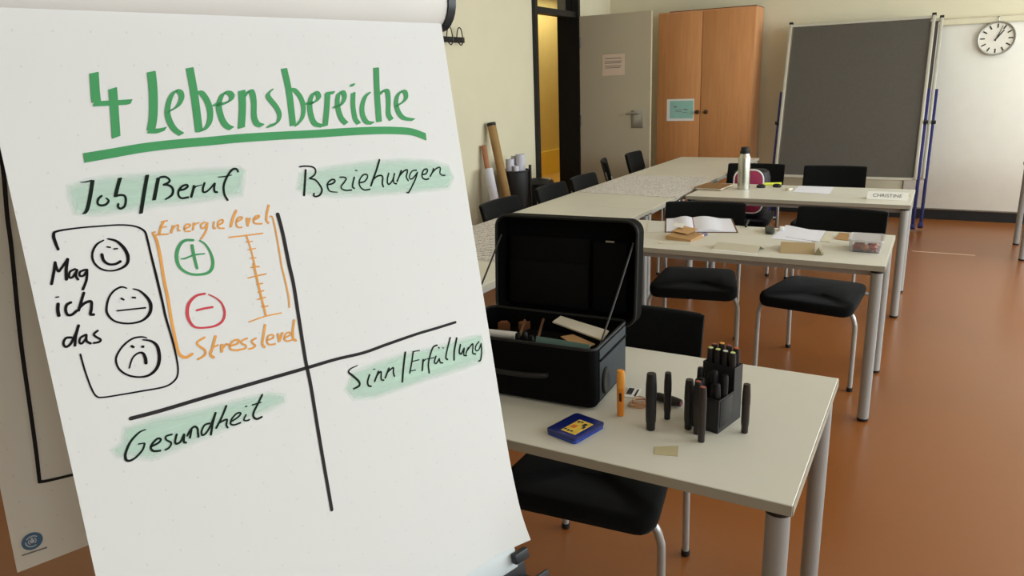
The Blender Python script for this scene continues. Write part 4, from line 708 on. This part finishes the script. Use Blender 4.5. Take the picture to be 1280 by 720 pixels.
# ------------------------------------------------------------------ middle table
nb = thing('open_notebook', 'open notebook with white pages on the middle table', 'notebook', (-1.155, 4.02, TH + 0.0005), R_(18))
m = MB(); m.prism([(-0.155, -0.2), (0.225, -0.2), (0.225, 0.2), (-0.155, 0.2)], 0, 0.003); m.build('cover', mat('notebook_cover', (108, 78, 56), 0.7), nb)
def leafblock(x0, x1, sgn, nm):
    m = MB()
    def zz(t): return 0.005 + 0.013 * math.sin(min(1, t * 1.4) * PI) * (1 - t * 0.6) + 0.006 * (1 - t)
    rings = []
    for i in range(13):
        t = i / 12; x = (x0 + (x1 - x0) * t); z = zz(t); rings.append([(x, -0.192, 0.0032), (x, 0.192, 0.0032), (x, 0.192, z), (x, -0.192, z)])
    m.loft(rings); m.build(nm, M_page_w, nb, angle=50)
M_page_w = mat('notebook_page', (226, 226, 236), 0.8, var=0.01)
leafblock(0.0, 0.215, 1, 'page_block'); leafblock(0.0, -0.148, -1, 'page_block')
m = MB(); m.tube([(0.0, -0.195, 0.0085), (0.0, 0.195, 0.0085)], 0.004, 8); m.build('spine', mat('red_brown_spine', (140, 74, 56), 0.6), nb)
pn = thing('pen', 'black pen lying at the right edge of the open notebook', 'pen', (-0.885, 4.12, TH + 0.008), R_(8)); MB().tube([(0, -0.07, 0), (0, 0.05, 0)], 0.006, 12).build('barrel', M_mk, pn); MB().tube([(0, 0.05, 0), (0, 0.10, 0)], 0.0068, 12).build('pen_cap', M_mk, pn)
kx = thing('kraft_envelope', 'folded brown paper bag in front of the open notebook', 'bag', (-1.095, 3.67, TH + 0.0005), R_(-12))
m = MB(); m.loft([[(-0.07, -0.08, 0), (0.065, -0.06, 0), (0.07, 0.06, 0), (-0.06, 0.08, 0)], [(-0.068, -0.075, 0.022), (0.062, -0.055, 0.008), (0.066, 0.055, 0.020), (-0.055, 0.075, 0.040)]]); m.build('bag_body', M_kraft, kx, smooth=False)
m = MB(); m.slab([(-0.07, -0.02, 0.034), (0.02, -0.02, 0.028), (0.035, 0.075, 0.038), (-0.06, 0.08, 0.047)], 0.002); m.build('flap', mat('light_kraft', (188, 148, 98), 0.8), kx, smooth=False)
sheet_thing('label_slip', [(-1.175, 3.715, 0.780), (-1.115, 3.69, 0.780), (-1.135, 3.79, 0.782), (-1.195, 3.81, 0.782)], 0.0015, M_white, 'small white slip lying on the folded brown bag', 'paper')
sheet_thing('kraft_strip', [(-1.175, 3.500, TH + 0.0005), (-1.03, 3.545, TH + 0.0005), (-1.03, 3.575, TH + 0.0005), (-1.19, 3.545, TH + 0.0005)], 0.002, M_white_card, 'narrow pale card in front of the brown bag', 'card')
M_film = mat('grey_white_sheet', (206, 204, 196), 0.5, var=0.03)
for c4, l in (([(-1.33, 3.74, TH + 0.0005), (-1.245, 3.80, TH + 0.0005), (-1.33, 4.11, TH + 0.0005), (-1.43, 4.05, TH + 0.0005)], 'grey white loose sheet left of the open notebook'),
              ([(-1.47, 3.66, TH + 0.0005), (-1.36, 3.70, TH + 0.0005), (-1.44, 4.02, TH + 0.0005), (-1.53, 3.98, TH + 0.0005)], 'grey white loose sheet at the left end of the middle table')):
    sheet_thing('loose_sheet', c4, 0.0012, M_film, l, 'paper', 'loose sheets by the notebook')
for i, (x, y, a, c_, l) in enumerate(((-1.045, 3.745, 50, (104, 96, 128), 'dull violet pen in front of the notebook spine'), (-1.035, 3.69, 75, (206, 170, 160), 'pale pink pen beside the folded brown bag'))):
    p = MB(); p.tube([(-0.05, 0, 0), (0.05, 0, 0)], 0.007, 10); tag(p.build('pen', mat('pen_%d' % i, c_, 0.4), loc=(x, y, TH + 0.0078), rot=(0, 0, R_(a))), l, 'pen')
def tent(name, loc, rz, W, D, Hh, m_, lab, cat='name card'):
    t = thing(name, lab, cat, loc, rz); 
    m = MB(); m.slab([(-W / 2, -D / 2, 0), (W / 2, -D / 2, 0), (W / 2, 0, Hh), (-W / 2, 0, Hh)], 0.0012); m.build('front_panel', m_, t, smooth=False)
    m = MB(); m.slab([(-W / 2, D / 2, 0), (-W / 2, 0, Hh), (W / 2, 0, Hh), (W / 2, D / 2, 0)], 0.0012); m.build('rear_panel', m_, t, smooth=False); return t
M_card_y = mat('pale_yellow_card', (206, 200, 180), 0.7, var=0.02)
tent('folded_card', (-0.79, 3.520, TH + 0.0005), R_(-6), 0.21, 0.12, 0.024, M_card_y, 'low folded pale card in front of the open notebook')
sheet_thing('white_strip', [(-0.905, 3.455, TH + 0.0005), (-0.69, 3.432, TH + 0.0005), (-0.688, 3.452, TH + 0.0005), (-0.90, 3.478, TH + 0.0005)], 0.001, M_white, 'thin white paper strip at the front edge of the middle table', 'paper')
tent('folded_card', (-0.535, 3.600, TH + 0.0005), R_(8), 0.15, 0.18, 0.034, mat('beige_card', (172, 150, 112), 0.75, var=0.04), 'folded beige card in front of the white sheets')
wd = MB(); wd.prism([(-0.02, 0), (0.02, 0), (0.0, 0.035)], -0.02, 0.02, Matrix.Rotation(PI / 2, 4, 'X')); tag(wd.build('card_wedge', mat('grey_olive_wedge', (138, 128, 98), 0.7), loc=(-0.432, 3.535, TH + 0.0005), smooth=False), 'small upright wedge beside the folded beige card', 'wedge')
sheet_thing('paper_sheet', [(-0.70, 3.815, TH + 0.0005), (-0.50, 3.78, TH + 0.0005), (-0.535, 4.09, TH + 0.0005), (-0.69, 4.20, TH + 0.0005)], 0.0012, M_page_w, 'white sheet on the middle table, the lower of two', 'paper', 'white sheets on the middle table')
sheet_thing('paper_sheet', [(-0.635, 3.87, TH + 0.002), (-0.47, 3.80, TH + 0.002), (-0.475, 4.09, TH + 0.002), (-0.585, 4.09, TH + 0.004)], 0.0012, M_page_w, 'white sheet on the middle table, the upper of two', 'paper', 'white sheets on the middle table')
sheet_thing('yellow_slip', [(-0.465, 3.83, TH + 0.0005), (-0.42, 3.82, TH + 0.0005), (-0.43, 4.06, TH + 0.0005), (-0.468, 4.06, TH + 0.0005)], 0.0012, M_card_y, 'pale yellow slip right of the white sheets', 'paper')
gl = thing('glasses_case', 'dark glasses case lying left of the white sheets', 'glasses case', (-0.735, 3.98, TH + 0.0005), R_(12))
m = MB(); m.loft([[(x * k, y * k, z) for x, y in rrect(0.022, 0.078, 0.020, 6)] for k, z in ((0.8, 0), (1.0, 0.006), (1.0, 0.015), (0.85, 0.022), (0.5, 0.025))]); m.build('shell', mat('dark_olive_case', (52, 52, 44), 0.5, var=0.1), gl)
m = MB(); m.tube([(x, y, 0.0105) for x, y in closed(rrect(0.0225, 0.0785, 0.0205, 6), 0)], 0.0014, 6, cap=False); m.build('seam', M_black, gl)
er = MB(); er.box((0, 0, 0.008), (0.022, 0.045, 0.016), bev=0.003); tag(er.build('eraser', M_white, loc=(-0.688, 4.045, TH + 0.0025), rot=(0, 0, 0.2)), 'small white eraser beside the dark glasses case', 'eraser')
# clear lunch box
lb = thing('lunch_box', 'clear plastic food box with red fruit on the middle table', 'food box', (-0.252, 3.715, TH + 0.0005), R_(2))
M_clear = mat('clear_plastic', (240, 240, 242), 0.06, trans=0.92, ior=1.35, var=0.0)
def lr(hx, hy, r, z): return [(x, y, z) for x, y in rrect(hx, hy, r, 4)]
m = MB(); m.loft([lr(0.062, 0.075, .012, 0), lr(0.070, 0.085, .014, 0.052), lr(0.068, 0.083, .013, 0.052), lr(0.060, 0.073, .011, 0.003)]); m.build('box_body', M_clear, lb)
m = MB(); m.loft([lr(0.074, 0.090, .015, 0.050), lr(0.074, 0.090, .015, 0.060), lr(0.066, 0.082, .012, 0.060), lr(0.066, 0.082, .012, 0.057)]); m.build('box_lid', mat('milky_lid', (230, 226, 226), 0.2, trans=0.35, ior=1.35, var=0.0), lb)
M_fr = [mat('red_fruit', (196, 66, 48), 0.3, var=0.1), mat('orange_fruit', (222, 132, 74), 0.35, var=0.1)]
for i, (x, y, r) in enumerate(((-0.036, -0.045, .017), (0.0, -0.05, .016), (0.034, -0.045, .017), (-0.02, -0.012, .017), (0.02, -0.010, .016), (0.036, 0.025, .015), (-0.036, 0.028, .016))):
    m = MB(); m.lathe([(0.001, 0), (r * .7, r * .25), (r, r), (r * .75, r * 1.7), (r * .15, r * 1.85), (0.001, r * 1.8)], 14, cap=False); tag(m.build('fruit_piece', M_fr[i % 2], loc=(-0.252 + x, 3.715 + y, TH + 0.0045)), 'small red or orange fruit inside the clear food box', 'fruit', 'fruit in the clear food box')
sheet_thing('kraft_slip', [(-0.41, 3.90, TH + 0.0005), (-0.345, 3.88, TH + 0.0005), (-0.35, 3.99, TH + 0.016), (-0.40, 3.99, TH + 0.016)], 0.002, M_kraft, 'brown slip left of the clear food box', 'paper')

# ------------------------------------------------------------------ back table
fl = thing('steel_flask', 'brushed steel flask with black lid on the back table', 'flask', (-1.22, 5.50, TH + 0.0005))
MB().lathe([(0.040, 0), (0.043, 0.003), (0.043, 0.215), (0.040, 0.235), (0.034, 0.248), (0.033, 0.256)], 32).build('body', mat('brushed_steel', (196, 196, 186), 0.24, metal=0.95, var=0.04, vscale=10), fl)
MB().lathe([(0.033, 0.256), (0.034, 0.258), (0.034, 0.275), (0.029, 0.278), (0.028, 0.298), (0.024, 0.303)], 28).build('lid', M_black, fl)
bn = thing('brown_notebook', 'closed brown notebook beside the steel flask', 'notebook', (-1.435, 5.50, TH + 0.0005), R_(-5))
m = MB(); m.box((0, 0, 0.002), (0.20, 0.26, 0.003)); m.box((0, 0, 0.017), (0.20, 0.26, 0.003)); m.box((-0.0985, 0, 0.0095), (0.003, 0.26, 0.014)); m.build('cover', mat('brown_cover', (140, 104, 62), 0.7, var=0.05), bn)
m = MB(); m.box((0.001, 0, 0.0095), (0.19, 0.252, 0.0118)); m.build('page_block', M_white_card, bn)
bg_ = thing('backpack', 'pink and black backpack with white piping on a chair seat', 'bag', (-1.268, 5.990, 0.461), 0.0)
M_bp = mat('black_nylon', (24, 22, 26), 0.6, var=0.1); M_pk = mat('raspberry_nylon', (158, 48, 88), 0.6, var=0.14, vscale=18)
def bpr(hx, hy, z, cy=0): return [(x, y + cy, z) for x, y in rrect(hx, hy, min(hx, hy) * 0.7, 5)]
m = MB(); m.loft([bpr(0.120, 0.085, 0.0), bpr(0.138, 0.10, 0.03), bpr(0.138, 0.10, 0.29), bpr(0.125, 0.09, 0.340), bpr(0.10, 0.06, 0.358), bpr(0.03, 0.02, 0.362)]); m.build('body', M_bp, bg_)
m = MB(); m.loft([[(x, -0.092 - d, z + 0.195) for x, z in rrect(hx, hz, 0.07, 6)] for d, hx, hz in ((0, 0.108, 0.165), (0.014, 0.106, 0.163), (0.024, 0.088, 0.142))]); m.build('front_panel', M_pk, bg_)
m = MB(); m.tube([(x, -0.104, z + 0.195) for x, z in closed(rrect(0.111, 0.168, 0.072, 6), 0)], 0.0065, 8, cap=False); m.build('piping', M_white, bg_)
for i, (x, y, l) in enumerate(((-1.115, 5.60, 'black clip between flask and yellow highlighter'), (-1.012, 5.655, 'black clip right of the yellow highlighter'))):
    m = MB(); m.loft([[(xx * k, yy * k, z) for xx, yy in rrect(0.032, 0.022, 0.018, 5)] for k, z in ((0.85, 0), (1, 0.008), (0.95, 0.016), (0.55, 0.024))]); tag(m.build('clip', M_black, loc=(x, y, TH + 0.0005), rot=(0, 0, 0.3 - 0.7 * i)), l, 'clip')
yh = thing('yellow_highlighter', 'lime yellow highlighter lying on the back table', 'marker', (-1.063, 5.745, TH + 0.0112), R_(20)); M_yh = mat('lime_yellow', (220, 226, 78), 0.4)
MB().tube([(-0.06, 0, 0), (0.02, 0, 0)], 0.0105, 14).build('barrel', M_yh, yh); MB().tube([(0.02, 0, 0), (0.065, 0, 0)], 0.0112, 14).build('pen_cap', M_yh, yh)
sheet_thing('paper_sheet', [(-0.870, 5.44, TH + 0.0005), (-0.625, 5.41, TH + 0.0005), (-0.640, 5.76, TH + 0.0005), (-0.875, 5.76, TH + 0.0005)], 0.0015, M_page_w, 'white sheet lying on the back table right of the flask', 'paper')
er = MB(); er.box((0, 0, 0.008), (0.030, 0.05, 0.016), bev=0.003); tag(er.build('eraser', M_white_card, loc=(-0.905, 5.52, TH + 0.0005), rot=(0, 0, -0.4)), 'small cream eraser at the left of the back table sheet', 'eraser')
nc = tent('name_card', (-0.262, 5.29, TH + 0.0005), R_(-1), 0.235, 0.075, 0.046, mat('name_card_white', (238, 236, 230), 0.7, var=0.01), 'white folded name card reading CHRISTINE')
th = math.atan2(0.046, 0.0375)
flat_text('CHRISTINE', 0.034, 'name_lettering', mat('name_ink', (92, 90, 86), 0.8), nc, Matrix.Translation((0, -0.0375 / 2 - 0.0014, 0.023 + 0.001)) @ Matrix.Rotation(th, 4, 'X') @ Matrix.Diagonal((1.02, 1, 1, 1)))
sheet_thing('cream_slip', [(-0.205, 5.42, TH + 0.0005), (-0.13, 5.42, TH + 0.0005), (-0.135, 5.55, TH + 0.0005), (-0.21, 5.55, TH + 0.0005)], 0.0012, M_white_card, 'cream slip behind the name card', 'paper')

# ------------------------------------------------------------------ large written sheets on the column tables
S1 = scribble_mat('written_sheet', (222, 217, 212), (112, 104, 110), 150, 0.85, 1); S2 = scribble_mat('written_sheet_dense', (214, 207, 202), (108, 100, 102), 190, 0.95, 1)
def bigsheet(corners, m_, lab):
    c = Vector(((corners[0][0] + corners[2][0]) / 2, (corners[0][1] + corners[2][1]) / 2, TH + 0.0006)); mb = MB()
    mb.slab([Vector((x, y, 0)) + Vector((c.x, c.y, 0)) * -1 for x, y in corners], 0.001)
    return tag(mb.build('paper_sheet', m_, loc=c, smooth=False), lab, 'paper sheet', 'large written sheets on the column tables')
a = bigsheet([(-2.335, 5.03), (-1.535, 4.96), (-1.60, 6.06), (-2.32, 6.13)], S1, 'large written sheet beside the back table')
b = bigsheet([(-2.345, 2.90), (-1.60, 2.86), (-1.60, 4.03), (-2.345, 4.02)], S2, 'large densely written sheet behind the black case')

# ------------------------------------------------------------------ bins, rolls and tubes by the left wall
M_bin = mat('black_bin_plastic', (38, 38, 40), 0.5, var=0.08)
def bin_(lab, loc, r, h):
    t = thing('waste_bin', lab, 'bin', loc)
    MB().lathe([(r * 0.82, 0), (r * 0.84, 0.004), (r, h), (r * 0.96, h), (r * 0.80, 0.012)], 28).build('bucket', M_bin, t)
    m = MB(); m.tube([(r * 1.01 * math.cos(k * PI / 14), r * 1.01 * math.sin(k * PI / 14), h) for k in range(29)], 0.008, 8, cap=False); m.build('rim', M_bin, t); return t
b1 = bin_('tall black bin holding white paper rolls by the left wall', (-3.44, 6.05, 0.001), 0.130, 0.745)
p = MB(); p.box((0.142, 0.02, 0.40), (0.022, 0.022, 0.80), bev=0.004); p.build('bracket_post', M_frame, b1)
b2 = bin_('low black bin with a black liner by the door opening', (-3.44, 6.50, 0.001), 0.140, 0.56)
m = MB(); m.lathe([(0.125, 0.54), (0.150, 0.548), (0.156, 0.575), (0.135, 0.605), (0.11, 0.60), (0.09, 0.56)], 24, cap=False); m.build('liner', mat('black_bin_liner', (30, 30, 32), 0.35, var=0.1), b2)
for i, (x, y, h, r, l) in enumerate(((-3.475, 6.005, 0.86, 0.040, 'white paper roll in the tall black bin, nearest the cardboard tube'), (-3.40, 6.075, 0.90, 0.045, 'thick white paper roll in the tall black bin, tallest'), (-3.478, 6.092, 0.88, 0.030, 'white paper roll in the tall black bin, behind the others'), (-3.405, 5.992, 0.80, 0.027, 'short white paper roll in the tall black bin'))):
    m = MB(); m.lathe([(r, 0), (r, h - 0.02), (r * 0.86, h - 0.02), (r * 0.86, 0.01)], 20); tag(m.build('paper_roll', mat('bluish_paper_roll', (206, 204, 214), 0.7, var=0.03), loc=(x, y, 0.016)), l, 'paper roll', 'paper rolls in the bin')
def lean(name, lab, cat, p0, p1, r, m_, capm=None):
    p0, p1 = Vector(p0), Vector(p1); L_ = (p1 - p0).length; t = thing(name, lab, cat, p0); q = (p1 - p0).to_track_quat('Z', 'Y'); t.rotation_euler = q.to_euler()
    MB().lathe([(r, 0), (r, L_ - 0.03)], 20).build('tube_body', m_, t); MB().lathe([(r * 1.04, L_ - 0.03), (r * 1.04, L_ - 0.002), (r * 0.9, L_)], 20).build('end_cap', capm or m_, t); return t
lean('cardboard_tube', 'brown cardboard tube with black cap leaning on the left wall', 'tube', (-3.30, 5.80, 0.02), (-3.590, 5.885, 1.195), 0.040, mat('cardboard_brown', (158, 124, 76), 0.75, var=0.05), M_black)
lean('cardboard_tube', 'thin reddish cardboard tube behind the thick brown tube', 'tube', (-3.42, 5.70, 0.02), (-3.612, 5.775, 1.0), 0.024, mat('cardboard_red', (168, 112, 80), 0.75, var=0.05))
lean('paper_roll', 'white paper roll leaning below the brown cardboard tube', 'paper roll', (-3.30, 5.57, 0.03), (-3.52, 5.69, 0.80), 0.040, MATS['bluish_paper_roll'])
